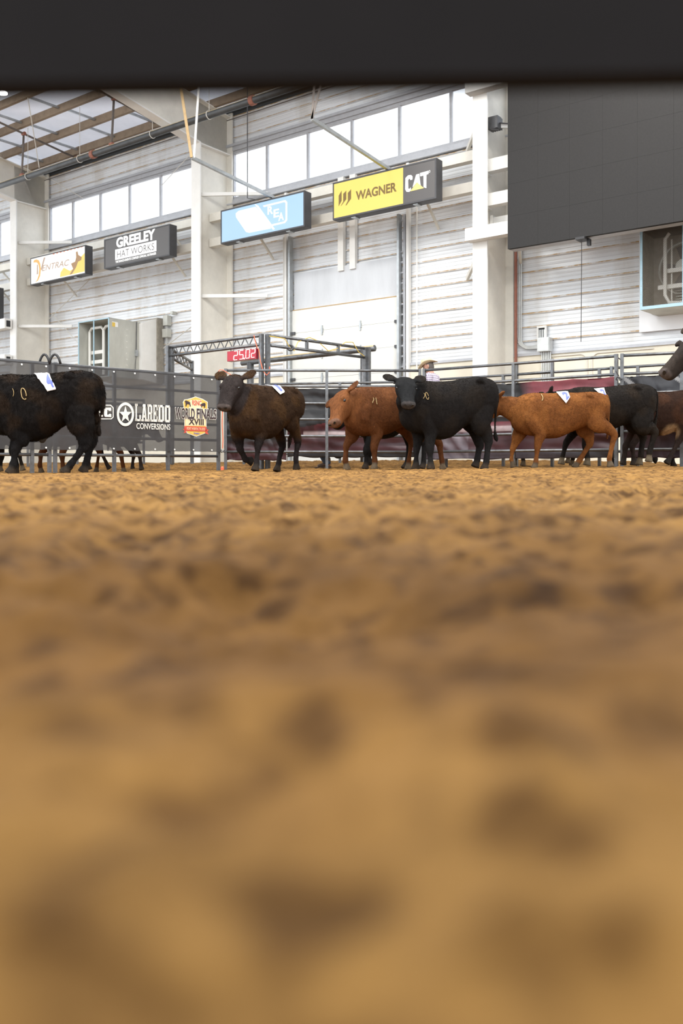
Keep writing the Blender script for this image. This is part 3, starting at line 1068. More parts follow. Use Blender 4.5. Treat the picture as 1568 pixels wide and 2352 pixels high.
# ================================================================== FAN UNITS
def fan_unit_left():
    s = 1.92
    root = thing('fan_hood', W(wt(300, 0.5), 1, 2.7), 'grey galvanised fan hood with open pale blue framed mouth on the left wall', 'fan')
    tR, zt = wtz(251, 729, s)
    tL = wt(180.5, s)
    zb = 2.62
    th = 0.02
    mb = MB()
    mb.wbox(tR, tR + th, 0.85, s, zb, zt); mb.build('side_sheet', M['galv'], root)
    mb = MB(); mb.wbox(tL - th, tL, 0.85, s, zb, zt); mb.build('side_sheet', M['galv'], root)
    mb = MB(); mb.wbox(tR, tL, 0.85, s, zt - th, zt); mb.build('top_sheet', M['galv'], root)
    mb = MB(); mb.wbox(tR, tL, 0.85, s, zb, zb + th); mb.build('bottom_sheet', M['galv'], root)
    mb = MB(); mb.wbox(tR, tL, 0.80, 0.85, zb, zt); mb.build('fan_wall', M['fan_inside'], root)
    # shroud ring, motor, blades
    zc_, tc_ = (zb + zt) / 2, (tR + tL) / 2
    mb = MB()
    mb.tube([W(tc_ + 0.55 * math.cos(a), 0.95, zc_ + 0.55 * math.sin(a)) for a in np.linspace(0, 2 * PI, 25)], 0.035, 6)
    mb.build('shroud_ring', M['galv'], root)
    hub = MB(); hub.tube([W(tc_, 0.9, zc_), W(tc_, 1.1, zc_)], 0.12, 10); hub.build('hub', M['fan_inside'], root)
    for k in range(5):
        a = 2 * PI * k / 5 + 0.3
        mb = MB()
        c, d = math.cos(a), math.sin(a)
        mb.poly_prism([W(tc_ + r * c - w * d, 0.98 + y, zc_ + r * d + w * c) for r, w, y in ((0.1, -0.05, 0), (0.5, -0.1, -0.04), (0.5, 0.1, 0.04), (0.1, 0.05, 0))], NV, 0.01)
        mb.build('blade', M['galv'], root)
    # white tube guard
    for px0, px1 in ((206, 238), (238, 262)):
        a0, a1 = wt(px0, 1.6), wt(px1, 1.6)
        mb = MB()
        zl, zh = zb + 0.12, zt - 0.16
        pts = [W(a0, 1.6, zl), W(a0, 1.6, zh - 0.1), W(a0 - 0.1, 1.6, zh), W(a1 + 0.1, 1.6, zh), W(a1, 1.6, zh - 0.1), W(a1, 1.6, zl)]
        if px0 == 238:
            pts = pts[:3] + [W(a0 - 0.3, 1.55, zh + 0.03)]
        mb.tube(pts, 0.042, 8)
        mb.build('guard_tube', M['pvc'], root)
    for z in (zb + 0.52, zb + 0.80):
        mb = MB(); mb.wbox(wt(236, 1.55), wt(208, 1.55), 1.5, 1.56, z - 0.05, z + 0.05); mb.build('cross_bar', M['pvc'], root)
    for z in np.arange(zb + 0.2, zt - 0.2, 0.17):
        mb = MB(); mb.bar(W(tR + 0.02, 1.2, z), W(tR + 0.20, 1.25, z + 0.05), 0.25, 0.02); mb.build('louvre', M['pvc'], root)
    # pale blue edging
    e = 0.03
    for a, b in ((tR, tR + e), (tL - e, tL), ((tR + tL) / 2 - e / 2 - 0.02, (tR + tL) / 2 + e / 2 - 0.02)):
        mb = MB(); mb.wbox(a, b, s, s + 0.02, zb, zt); mb.build('edge_strip', M['paleblue'], root)
    mb = MB(); mb.wbox(tR, tL, s, s + 0.02, zt - e, zt); mb.build('edge_strip', M['paleblue'], root)
    # wider housing against the wall
    tH = wt(363, 0.45)
    mb = MB()
    pr = [W(tR, 1.0, zt - 0.02), W(tR, 0.15, zt + 0.42), W(tR, 0.15, zb - 0.1), W(tR, 1.0, zb)]
    mb = MB()
    q0, q1 = tR - 0.12, tL + 0.12
    prof = [(0.85, zt - 0.03), (0.30, zt + 0.16), (0.30, zb - 0.08), (0.85, zb)]
    mb.poly_prism([W(q0, a, z) for a, z in prof], DV, q1 - q0)
    mb.build('wall_housing', M['white_steel'], root)
    mb = MB(); mb.wbox(q0 - 0.04, q1 + 0.04, 0.05, 0.30, zb - 0.1, zt + 0.2); mb.build('wall_flange', M['fan_inside'], root)
    # side switch and drip of grime
    tq = tR - 0.0
    mb = MB(); mb.wbox(tR - 0.05, tR, 0.92, 1.02, 3.28, 3.46); swb = mb.build('switch_box', M['zinc'], root)
    mb = MB(); mb.tube([W(tR - 0.015, 0.97, 3.46), W(tR - 0.015, 0.95, zt)], 0.012, 6); mb.tube([W(tR - 0.015, 0.97, 3.28), W(tR - 0.015, 1.0, 3.05), W(tR - 0.015, 1.0, 2.8)], 0.008, 6); mb.build('switch_cord', M['dark_steel'], swb)
    mb = MB(); mb.wbox(tR - 0.004, tR, 1.62, 1.82, zt - 0.24, zt - 0.1); mb.build('sticker', M['white'], root)
    mb = MB(); mb.wbox(tR - 0.006, tR, 1.72, 1.82, zt - 0.24, zt - 0.12); mb.build('sticker', M['yellow_cord'], root)['label'] = 'orange warning sticker'


fan_unit_left()


def fan_unit_right():
    s = 0.92
    root = thing('fan_hood', W(wt(1500, 0.4), 0.5, 2.9), 'mesh fronted fan box with pale blue frame and white tubes, under the screen', 'fan')
    tL, zb = wtz(1470, 710, s)
    zt = wtz(1470, 527, s)[1]
    tR = tL - 1.35
    th = 0.02
    mb = MB(); mb.wbox(tL - th, tL, 0.12, s, zb, zt); mb.build('side_sheet', M['fan_inside'], root)
    mb = MB(); mb.wbox(tR, tR + th, 0.12, s, zb, zt); mb.build('side_sheet', M['fan_inside'], root)
    mb = MB(); mb.wbox(tR, tL, 0.12, s, zt - th, zt); mb.build('top_sheet', M['dark_steel'], root)
    mb = MB()
    mb.poly_prism([W(tL, s, zb), W(tR, s, zb), W(tR + 0.1, 0.12, zb - 0.02), W(tL - 0.1, 0.12, zb - 0.02)], (0, 0, -1), 0.02)
    mb.build('bottom_sheet', M['galv'], root)
    mb = MB(); mb.wbox(tR - 0.3, tL + 0.28, 0.05, 0.12, zb - 0.32, zt + 0.1); mb.build('wall_plate', mat('bright_plate', (0.84, 0.85, 0.87), 0.5), root)
    mb = MB(); mb.wbox(tR, tL, 0.12, 0.15, zb, zt); mb.build('fan_wall', M['fan_inside'], root)
    zc_, tc_ = (zb + zt) / 2 + 0.05, (tR + tL) / 2
    mb = MB(); mb.tube([W(tc_ + 0.5 * math.cos(a), 0.3, zc_ + 0.5 * math.sin(a)) for a in np.linspace(0, 2 * PI, 29)], 0.03, 6); mb.build('shroud_ring', M['galv'], root)
    for k in range(5):
        a = 2 * PI * k / 5 + 0.1
        c, d = math.cos(a), math.sin(a)
        mb = MB(); mb.poly_prism([W(tc_ + r * c - w * d, 0.28 + y, zc_ + r * d + w * c) for r, w, y in ((0.08, -0.05, 0), (0.45, -0.1, -0.04), (0.45, 0.1, 0.04), (0.08, 0.05, 0))], NV, 0.01)
        mb.build('blade', M['dark_steel'], root)
    mb = MB(); mb.tube([W(tc_, 0.25, zc_), W(tc_, 0.55, zc_)], 0.13, 10); mb.build('motor', M['galv'], root)
    g0 = wt(1527, 0.7)
    mb = MB(); mb.tube([W(g0 - 0.08, 0.7, zt - 0.10), W(g0, 0.7, zt - 0.2), W(g0, 0.7, zb + 0.25), W(g0 - 0.08, 0.7, zb + 0.1), W(g0 - 0.4, 0.7, zb + 0.08)], 0.035, 8); mb.build('guard_tube', M['pvc'], root)
    g1 = wt(1542, 0.6)
    mb = MB(); mb.tube([W(g1, 0.6, zt - 0.2), W(g1, 0.6, zb + 0.1)], 0.016, 6); mb.build('guard_rod', M['pvc'], root)
    for z in (zb + 0.42, zb + 0.72):
        mb = MB(); mb.wbox(tR + 0.1, g0 + (0.15 if z < zb + 0.5 else 0), 0.60, 0.66, z - 0.04, z + 0.04); mb.build('cross_bar', M['pvc'], root)
    for k in range(6):
        mb = MB(); mb.wbox(tR + 0.12, g0 - 0.12, 0.3, 0.45, zb + 0.08 + 0.055 * k, zb + 0.095 + 0.055 * k); mb.build('louvre', M['galv'], root)
    # expanded metal front
    mb = MB()
    w_, h_ = tL - tR, zt - zb
    st = 0.032
    k = -h_
    while k < w_:
        for sg in (1, -1):
            a0 = max(0, k); b0 = a0 - k
            a1 = min(w_, k + h_); b1 = a1 - k
            if a1 > a0 + 1e-3:
                f = (lambda a, b: W(tL - a, s, zb + b)) if sg > 0 else (lambda a, b: W(tR + a, s + 0.003, zb + b))
                mb.bar(f(a0, b0), f(a1, b1), 0.0038, 0.0038, NV)
        k += st
    o = mb.build('wire_mesh', mat('mesh_wire', (0.16, 0.13, 0.10), 0.6, 0.3), root)
    o['kind'] = 'stuff'
    e = 0.045
    for a, b in ((tL - e, tL), (tR, tR + e), (tL - 0.78 - e, tL - 0.78)):
        mb = MB(); mb.wbox(a, b, s, s + 0.02, zb, zt); mb.build('edge_strip', M['paleblue'], root)
    mb = MB(); mb.wbox(tR, tL, s, s + 0.022, zb - 0.02, zb + 0.04); es = mb.build('edge_strip', M['paleblue'], root)
    for k in range(9):
        mb = MB(); mb.wbox(tL - 0.026, tL - 0.014, s + 0.02, s + 0.028, zb + 0.1 + 0.165 * k, zb + 0.112 + 0.165 * k); mb.build('rivet', M['zinc'], es)


fan_unit_right()

# ================================================================== PIPES, CONDUITS, BOXES, LAMP
def ptw(px, py, s):
    t, z = wtz(px, py, s)
    return W(t, s, z)


# large black main under the roof with its dusty top
SPI = 2.55
tA, zA = wtz(0, 431, SPI); tB, zB = wtz(640, 205, SPI)
zm = (zA + zB) / 2
pm = thing('pipe_main', W(5, SPI, zm), 'long black overhead pipe with dusty yellow top along the eave', 'pipe')
mb = MB(); mb.tube([W(-2.0, SPI, zm), W(21.5, SPI, zm)], 0.085, 12); prun = mb.build('pipe_run', M['duct'], pm, True)
mb = MB()
rings = []
for t in (-2.0, 21.5):
    rings.append([W(t, SPI + 0.089 * math.cos(a), zm + 0.089 * math.sin(a)) for a in np.linspace(0.5, PI - 0.3, 7)])
mb.add(rings[0] + rings[1], [(i, i + 1, 8 + i, 7 + i) for i in range(6)])
mb.build('dust_layer', M['duct_dust'], prun)
for px in (214, 580):
    t = wt(px, SPI)
    mb = MB(); mb.tube([W(t - 0.06, SPI, zm), W(t + 0.06, SPI, zm)], 0.115, 12); mb.build('coupling', M['rust_red'], prun)
for px in (64, 183, 350, 480):
    t = wt(px, SPI)
    mb = MB()
    mb.tube([W(t, SPI + 0.1 * math.cos(a), zm + 0.1 * math.sin(a)) for a in np.linspace(0, 2 * PI, 13)], 0.012, 5)
    mb.tube([W(t, SPI, zm + 0.1), W(t, SPI, ROOF0 + RSL * SPI - 0.2)], 0.008, 5)
    mb.build('hanger_ring', M['cable_white'], pm)
# risers and cross mains up at the purlins
for k, (px, nm) in enumerate(((50, 'left'), (256, 'right'))):
    t = wt(px, SPI)
    r = pm
    zr = ROOF0 + RSL * SPI - 0.33
    dt = -0.0
    mb = MB(); mb.tube([W(t, SPI, zm + 0.08), W(t - 0.1, SPI, zr)], 0.032, 8); mb.build('branch_riser', M['brown_pipe'], r, True)
    mb = MB(); mb.tube([W(t - 0.1, 0.7, zr - 0.2), W(t - 0.1, SPI, zr), W(t - 0.1, 8.0, zr + RSL * 5.4)], 0.032, 8); mb.build('branch_run', M['brown_pipe'], r, True)
    for s_, z_ in ((SPI, zm + 0.10), (SPI, zr), (0.72, zr - 0.2), (3.6, zr + 0.12)):
        tt = t if z_ < zr - 0.3 else t - 0.1
        mb = MB(); mb.tube([W(tt - 0.06, s_, z_), W(tt + 0.06, s_, z_)], 0.055, 8); mb.build('fitting', M['rust_red'], r)
# conduit on the siding under the eave
z = 9.72
mb = MB(); mb.tube([W(-2.6, 0.12, z), W(21.5, 0.12, z)], 0.016, 6)
tag(mb.build('conduit_run', M['brown_pipe']), 'thin brown conduit running under the eave above the windows', 'conduit')
# wires hanging / bracing the left bays
wires = [((64, 225), 5.0, (90, 385), 3.3, 'white wire slanting down from the roof above the left column'),
         ((117, 412), 0.5, (190, 455), 0.15, 'pale tie rod slanting across the siding beside the left window'),
         ((441, 350), 1.3, (372, 425), 0.2, 'pale tie rod slanting from middle column down across its left window')]
for a, sa, b, sb, lab in wires:
    mb = MB(); mb.tube([ptw(*a, sa), ptw(*b, sb)], 0.012, 6)
    tag(mb.build('tie_wire', M['cable_white']), lab, 'wire')
for a, b, lab in (((110, 735), (208, 640), 'left of the fan hood below the VENTRAC sign'), ((118, 720), (182, 790), 'sloping down to the left fan hood'), ((375, 800), (447, 745), 'right of the left fan hood')):
    mb = MB(); mb.tube([ptw(*a, 0.2), ptw(*b, 0.25)], 0.012, 6)
    tag(mb.build('tie_rod', M['cable_white']), 'thin pale tie rod on the siding ' + lab, 'rod')

# white stub beams at the far left column
for yy, z, nm in ((706, 4.72, 'upper'), (801, 3.55, 'lower')):
    mb = MB(); mb.wbox(TC[3] + 0.0, TC[3] + 4.0, 1.34, 1.60, z - 0.16, z + 0.16)
    o = tag(mb.build('box_beam', M['white_steel']), '%s white box beam ending open at the leftmost column' % nm, 'beam')
    mb = MB(); mb.wbox(TC[3] - 0.012, TC[3] + 0.0, 1.40, 1.54, z - 0.10, z + 0.10); mb.build('open_end', M['cable_black'], o)

# conduits and junction box on the right bay
cb = thing('junction_box', ptw(1247, 790, 0.2), 'light grey electrical box with conduits on the right wall', 'electrical box')
t0, zt = wtz(1233, 776, 0.25); _, zb = wtz(1233, 808, 0.25); t1 = wt(1260.5, 0.25)
mb = MB(); mb.wbox(t1, t0, 0.05, 0.25, zb, zt); mb.build('box', M['conduit'], cb)
mb = MB(); mb.wbox(t1 + 0.01, t0 - 0.01, 0.25, 0.262, zb + 0.01, zt - 0.01); mb.build('cover', M['conduit'], cb)
a0, z0 = wtz(1237, 752, 0.06); a1 = wt(1252, 0.06)
for q in ((a1 - 0.04, a1), (a0, a0 + 0.03)):
    mb = MB(); mb.wbox(q[0], q[1], 0.05, 0.1, zt, z0); mb.build('chase_frame', M['white_steel'], cb)
mb = MB(); mb.wbox(a1, a0, 0.045, 0.055, zt, z0 - 0.02); mb.build('chase_back', M['eave_dark'], cb)
mb = MB(); mb.wbox(a1 - 0.04, a0 + 0.03, 0.05, 0.1, z0 - 0.02, z0 + 0.02); mb.build('chase_frame', M['white_steel'], cb)
for k in range(4):
    tt = a1 + (a0 - a1) * (k + 0.5) / 4
    mb = MB(); mb.tube([W(tt, 0.075, zt - 0.02), W(tt, 0.075, z0 - 0.06)], 0.014, 6); mb.build('conduit', M['conduit'], cb)
for k in range(6):
    tt = t1 + (t0 - t1) * (k + 0.5) / 7
    mb = MB(); mb.tube([W(tt, 0.13, zb + 0.01), W(tt, 0.13, 0.3)], 0.016, 6); mb.build('conduit', M['conduit'], cb)
for k in range(4):
    px = 1186 + 3.6 * k
    tt = wt(px, 0.09)
    zc_ = wtz(1232, 800 - 2.0 * k, 0.09)[1]
    r = 0.32 - 0.05 * k
    mb = MB()
    pts = [W(tt, 0.09, 6.3), W(tt, 0.09, zc_ + r)] + [W(tt - r * (1 - math.cos(a)), 0.09, zc_ + r - r * math.sin(a)) for a in np.linspace(0.15, PI / 2, 6)] + [W(t0 - 0.02, 0.09, zc_)]
    mb.tube(pts, 0.014, 6); mb.build('conduit', M['conduit'], cb)
for q0, q1, side in ((1345, 1351, 1), (1356, 1362, -1)):
    tt = wt(q0 + 3, 0.08)
    zz = wtz(1350, 812 if side > 0 else 812, 0.08)[1]
    e = t1 + 0.05 if side > 0 else wt(1500, 0.08)
    mb = MB()
    r = 0.15
    pts = [W(tt, 0.08, 0.3), W(tt, 0.08, zz - r)] + [W(tt + side * r * (1 - math.cos(a)), 0.08, zz - r + r * math.sin(a)) for a in np.linspace(0.2, PI / 2, 5)] + [W(e, 0.08, zz)]
    mb.tube(pts, 0.014, 6); mb.build('conduit', M['cream_steel'], cb)
mb = MB(); mb.wbox(TC[1] - 0.30, TC[1] - 0.25, 0.13, 0.17, 0.2, 7.0)
tag(mb.build('downpipe', M['rust_red']), 'rusty red line down the back of the right column', 'pipe')
# switch boxes right of the left fan
sw = thing('switch_box', ptw(383, 760, 0.2), 'pale switch boxes one above the other right of the left fan hood', 'electrical box')
for (xa, xb, ya, yb) in ((374, 384, 725, 748), (372, 384, 756, 775), (391, 396, 715, 722)):
    a, zt = wtz(xa, ya, 0.2); _, zb = wtz(xa, yb, 0.2); b = wt(xb, 0.2)
    mb = MB(); mb.wbox(b, a, 0.04, 0.2, zb, zt); mb.build('box', M['galv'], sw)
tt = wt(383, 0.1)
mb = MB(); mb.tube([W(tt, 0.1, 4.25), W(tt, 0.1, 2.6)], 0.018, 6); mb.build('conduit', M['conduit'], sw)

# pale vertical conduits either side of the door
for px, y0, y1, lab in ((650.5, 545, 900, 'pale vertical conduit on the siding left of the door track'), (956.5, 470, 850, 'pale vertical conduit on the siding right of the door track')):
    t, za = wtz(px, y0, 0.1); _, zc_ = wtz(px, y1, 0.1)
    mb = MB(); mb.tube([W(t, 0.09, za), W(t, 0.09, max(0.2, zc_))], 0.02, 6)
    tag(mb.build('conduit_run', M['white_steel']), lab, 'conduit')
mb = MB(); a_, z0 = wtz(712, 447, 0.5); mb.tube([W(a_ + 0.5, 0.5, z0), W(wt(800, 0.5), 0.5, z0)], 0.05, 8)
tag(mb.build('brown_pipe', M['brown_pipe']), 'short brown pipe between the pale blue and yellow signs', 'pipe')

# high bay lamp at the far left
tq = P(4, 214, 23.5)
hb = thing('high_bay_lamp', tq, 'bright round hall lamp at the top left edge', 'lamp')
mb = MB(); mb.tube([tq + Vector((0, 0, 0.03)), tq + Vector((0, 0, 0.14))], [0.17, 0.10], 14); mb.build('housing', M['dark_steel'], hb)
mb = MB(); mb.tube([tq + Vector((0, 0, 0.0)), tq + Vector((0, 0, 0.03))], 0.15, 14); mb.build('lens', emat('lamp_lens', (1, 0.98, 0.95), 9.0), hb)
mb = MB(); mb.tube([tq + Vector((0, 0, 0.14)), tq + Vector((0, 0, 0.45))], 0.02, 6); mb.build('stem', M['dark_steel'], hb)

# ================================================================== PENS: corral panels, banner, tarps, gate arches
TOPZ = 1.80


def fence_panel(name, A, B, label, zs, uprights, r=0.024, leg=True, group=None, post=0.05, double=True, cat='fence panel'):
    """corral panel between ground points A and B; zs: rail heights; uprights: fractions along it"""
    A, B = Vector(A), Vector(B)
    root = thing(name, (A + B) / 2, label, cat, group)
    d = (B - A)
    for z in zs:
        mb = MB(); mb.tube([A + Vector((0, 0, z)), B + Vector((0, 0, z))], r, 8)
        mb.build('rail', M['fence_steel'], root, True)
    for f in uprights:
        p = A + d * f
        zt = zs[0] + (0.03 if f in (0, 1) else 0)
        mb = MB(); mb.bar(p + Vector((0, 0, gz(p.x, p.y) - 0.06)), p + Vector((0, 0, zt)), post, post, d)
        mb.build('upright', M['fence_steel'], root)
    return root


def dpt(px, Y):
    X = (px - HX) / F * Y
    return Vector((X, Y, 0))


RZ = [1.80, 1.515, 1.215, 0.93, 0.63, 0.35]
C0 = dpt(513, 15.5)
C1 = dpt(967, 15.55)
C2 = dpt(1419, 13.45)
C3 = dpt(1660, 12.85)
BA, BB = dpt(-120, 12.22), dpt(507, 15.33)
bdir = (BB - BA).normalized()
bn = Vector((bdir.y, -bdir.x, 0))
if bn.y > 0:
    bn = -bn
L0 = BA - bn * 0.075
kk = (120 - HX) / F
L1 = BA - bn * 0.075 + bdir * ((kk * (BA - bn * 0.075).y - (BA - bn * 0.075).x) / (bdir.x - kk * bdir.y))
# arena side panels
fence_panel('corral_panel', dpt(518, 15.5), dpt(964, 15.55), 'long grey pipe panel behind the dark brown walking heifer', RZ, (0, 0.52, 1), group='pipe corral panels round the arena')
fence_panel('corral_panel', dpt(974, 15.5), dpt(1415, 13.47), 'grey pipe panel behind the black and red cattle with the red tarp', RZ, (0, 0.5, 1), group='pipe corral panels round the arena')
fence_panel('corral_panel', dpt(1428, 13.42), C3, 'grey pipe panel cut off by the right edge behind the brown cow', RZ, (0, 0.6, 1), group='pipe corral panels round the arena')
d1 = fence_panel('corral_panel', L1 + bdir * 0.045, BB - bn * 0.075, 'grey pipe panel carrying the LAREDO end of the black banner', [1.66, 1.38, 1.1, 0.82, 0.55, 0.27], (0, 0.33, 0.66, 1), group='pipe corral panels round the arena')
d2 = fence_panel('corral_panel', L0, L1 - bdir * 0.045, 'grey pipe panel behind the black steer numbered 4', [1.66, 1.38, 1.1, 0.82, 0.55, 0.27], (0, 0.82, 1), group='pipe corral panels round the arena')
# pen panels one alley further back
fence_panel('corral_panel', dpt(560, 18.2), dpt(967, 17.6), 'second row pipe panel across the alley before the overhead door', RZ, (0.0, 0.55, 1), group='pipe corral panels of the back alley')
fence_panel('corral_panel', dpt(980, 17.3), dpt(1400, 15.2), 'second row pipe panel behind the red tarp', RZ, (0.0, 0.45, 0.95), group='pipe corral panels of the back alley')
fence_panel('corral_panel', dpt(1404, 15.15), dpt(1660, 14.1), 'second row pipe panel at the right edge behind the tarp with pale stripes', RZ, (0.0, 0.25, 1), group='pipe corral panels of the back alley')
fence_panel('corral_panel', dpt(-90, 17.3), dpt(330, 18.6), 'second row pipe panel behind the black banner', [1.5, 1.2, 0.9, 0.6, 0.32], (0, 0.35, 0.62, 0.83, 1), group='pipe corral panels of the back alley')
fence_panel('gate_rail', dpt(1186, 16.2), dpt(1268, 15.7), 'short tan gate piece above the red tarp near the right column', [2.0, 1.8], (0, 1), group=None, cat='gate')
# chain and latch at the joints
for px, Y, lab in ((512, 15.4, 'chain joining the panels at the banner corner'), (1421, 13.35, 'latch joining two panels beside the red tarp'), (969, 15.45, 'latch joining two panels below the man in the hat')):
    mb = MB()
    p = dpt(px, Y)
    z0 = 0.36 if px == 512 else 1.44
    mb.tube([p + Vector((0.042 * math.cos(a), -0.01 + 0.06 * math.sin(a), z0 + 0.02 * math.sin(2 * a))) for a in np.linspace(0, 2 * PI, 15)], 0.009, 6)
    tag(mb.build('panel_latch', M['fence_steel']), lab, 'latch')
# curved slam latch handle
mb = MB()
p = dpt(1424, 13.32)
mb.tube([p + Vector((0, 0, 1.73)), p + Vector((-0.04, 0, 1.76)), p + Vector((-0.06, 0, 1.68)), p + Vector((-0.06, 0, 1.55)), p + Vector((-0.02, 0, 1.46)), p + Vector((0, 0, 1.40))], 0.012, 6)
tag(mb.build('latch_handle', M['fence_steel']), 'bent steel handle at the panel joint right of the red tarp', 'handle')
# white bottle-like fitting on the corner post, orange cap at its foot
p = dpt(510.5, 15.30)
mb = MB(); mb.tube([p + Vector((0, 0, z)) for z in (1.26, 1.34, 1.37, 1.40)], [0.028, 0.028, 0.02, 0.02], 10)
tag(mb.build('white_fitting', M['white']), 'small white fitting strapped to the corner post by the heifer', 'fitting')
mb = MB(); mb.tube([p + Vector((0, 0, z)) for z in (-0.02, 0.07, 0.09)], [0.03, 0.03, 0.015], 10)
tag(mb.build('post_cap', M['orange_cord']), 'small orange cap at the foot of the corner post', 'cap')

# ---- long mesh banner tied to the left panels
bz0, bz1 = 0.345, 1.655
bf = Face(BA + Vector((0, 0, bz0)), bdir, (0, 0, 1), bn)
blen = (BB - BA).length
ban = thing('mesh_banner', BA + Vector((0, 0, bz0)), 'long black mesh banner lettered LAREDO CONVERSIONS hung on the left panels', 'banner')
mb = MB()
nu, nv = 90, 14
vs = []
for j in range(nv + 1):
    for i in range(nu + 1):
        a, b = i / nu, j / nv
        sag = -0.012 * math.sin(b * PI) + 0.006 * mnoise.noise(Vector((a * 18, b * 3, 1)))
        vs.append(bf.at(a * blen, b * (bz1 - bz0) + 0.008 * mnoise.noise(Vector((a * 40, b, 3))) * (1 if j in (0, nv) else 0), sag * 0.4))
mb.add(vs, [(j * (nu + 1) + i, j * (nu + 1) + i + 1, (j + 1) * (nu + 1) + i + 1, (j + 1) * (nu + 1) + i) for j in range(nv) for i in range(nu)])
cloth = mb.build('mesh_cloth', M['banner'], ban, True)
hem = MB()
hem.box(bf.at(blen / 2, bz1 - bz0, 0), blen / 2, 0.012, 0.004, bdir, (0, 0, 1), bn)
hem.build('hem', M['dark_steel'], ban)
for i in range(12):
    mb = MB(); a = 0.3 + i * (blen - 0.5) / 11
    for b in (0.03, bz1 - bz0 - 0.05):
        mb = MB(); c = bf.at(a, b, 0.012)
        mb.tube([c, c + bn * 0.008], 0.014, 8); mb.build('grommet', M['white'], cloth)


def zb_(p):  # close crop of the banner -> photo pixels
    return (200 + p[0] / 4.9, 880 + p[1] / 4.9)


E = 0.012
ink_white = mat('ink_cream_white', (0.80, 0.77, 0.70), 0.7, var=0.18, scale=25)
# rounded box with the end of a clipped word
put_poly('box_logo', bf, [[zb_(p) for p in ((60, 243), (262, 243), (294, 275), (294, 385), (270, 408), (60, 408), (60, 398), (266, 398), (284, 380), (284, 280), (258, 254), (60, 254))]], ink_white, ban, E)
put_poly('box_logo', bf, [[zb_(p) for p in ((196, 278), (266, 276), (268, 312), (238, 312), (236, 302), (222, 302), (222, 356), (238, 356), (240, 346), (268, 346), (270, 384), (198, 380), (188, 366), (186, 294))],
                          [zb_(p) for p in ((110, 278), (166, 278), (174, 290), (174, 334), (134, 334), (134, 358), (172, 358), (172, 378), (110, 378))]], ink_white, ban, E)
# star in a ring
cx, cy, rx, ry = 427, 351, 97, 134
ang = np.linspace(0, 2 * PI, 41)
mb = MB()
o_ = [bf.at(*bf.px(*zb_((cx + rx * math.cos(a), cy + ry * math.sin(a)))), E) for a in ang[:-1]]
i_ = [bf.at(*bf.px(*zb_((cx + rx * 0.74 * math.cos(a), cy + ry * 0.76 * math.sin(a)))), E) for a in ang[:-1]]
mb.add(o_ + i_, [(k, (k + 1) % 40, 40 + (k + 1) % 40, 40 + k) for k in range(40)])
mb.build('star_ring', ink_white, ban)
star = [zb_((cx + rx * 0.74 * (1 if k % 2 == 0 else 0.4) * math.sin(k * PI / 5), cy + 4 - ry * 0.74 * (1 if k % 2 == 0 else 0.4) * math.cos(k * PI / 5))) for k in range(10)]
c_ = zb_((cx, cy + 4))
put_poly('star', bf, [[c_, star[k], star[(k + 1) % 10]] for k in range(10)], ink_white, ban, E)


# western slab lettering drawn as strokes in a unit cell
def slab(ch):
    q = {'L': [(0, 0, .42, .14), (.08, 0, .3, 1), (0, .86, .42, 1), (0, 0, .95, .12), (.72, 0, .95, .36)],
         'A': None,
         'R': [(0, 0, .4, .14), (.08, 0, .32, 1), (0, .86, .7, 1), (.6, .5, .88, .95), (.3, .42, .78, .55), (.55, 0, .8, .46), (.55, 0, 1, .12)],
         'E': [(0, 0, .9, .14), (.08, 0, .32, 1), (0, .86, .9, 1), (.3, .42, .62, .56), (.5, .34, .64, .64), (.72, 0, .9, .32), (.72, .68, .9, 1)],
         'D': [(0, 0, .75, .14), (.08, 0, .34, 1), (0, .86, .75, 1), (.66, .08, .95, .92)],
         'O': [(.02, .08, .34, .92), (.64, .08, .96, .92), (.12, 0, .86, .14), (.12, .86, .86, 1)]}[ch] if ch != 'A' else None
    if ch == 'A':
        return [[(.30, .86), (.70, .86), (.92, 0), (.66, 0), (.50, .72), (.34, 0), (.08, 0)], [(.2, .86), (.75, .86), (.7, 1), (.3, 1)], [(.3, .22), (.7, .22), (.66, .36), (.34, .36)], [(0, 0), (.42, 0), (.42, .12), (0, .12)], [(.58, 0), (1, 0), (1, .12), (.58, .12)]]
    return [[(a, b), (c, b), (c, d), (a, d)] for a, b, c, d in q]


mb = MB()
xs = [(535, 606), (606, 674), (674, 738), (738, 796), (796, 866), (870, 936)]
for ch, (xa, xb) in zip('LAREDO', xs):
    tl = 231 + (xa - 535) * 0.053; bl = 427 + (xa - 535) * 0.04
    a0, b1 = bf.px(*zb_((xa, tl))); _, b0 = bf.px(*zb_((xa, bl))); a1, _ = bf.px(*zb_((xb - 3, tl)))
    for poly in slab(ch):
        pts = [bf.at(a0 + (a1 - a0) * x, b0 + (b1 - b0) * y, E) for x, y in poly]
        if ch == 'A' and len(pts) == 7:
            mb.add(pts, [(0, 5 - 1, 5, 6) if False else (0, 4, 5, 6), (0, 1, 4), (1, 2, 3, 4)])
        else:
            mb.add(pts, [tuple(range(len(pts)))])
mb.build('slab_lettering', ink_white, ban)
put_text('lettering', bf, 'CONVERSIONS', 312.4, 971.5, 985.2, 390, ink_white, ban, offset=0.012, e=E)
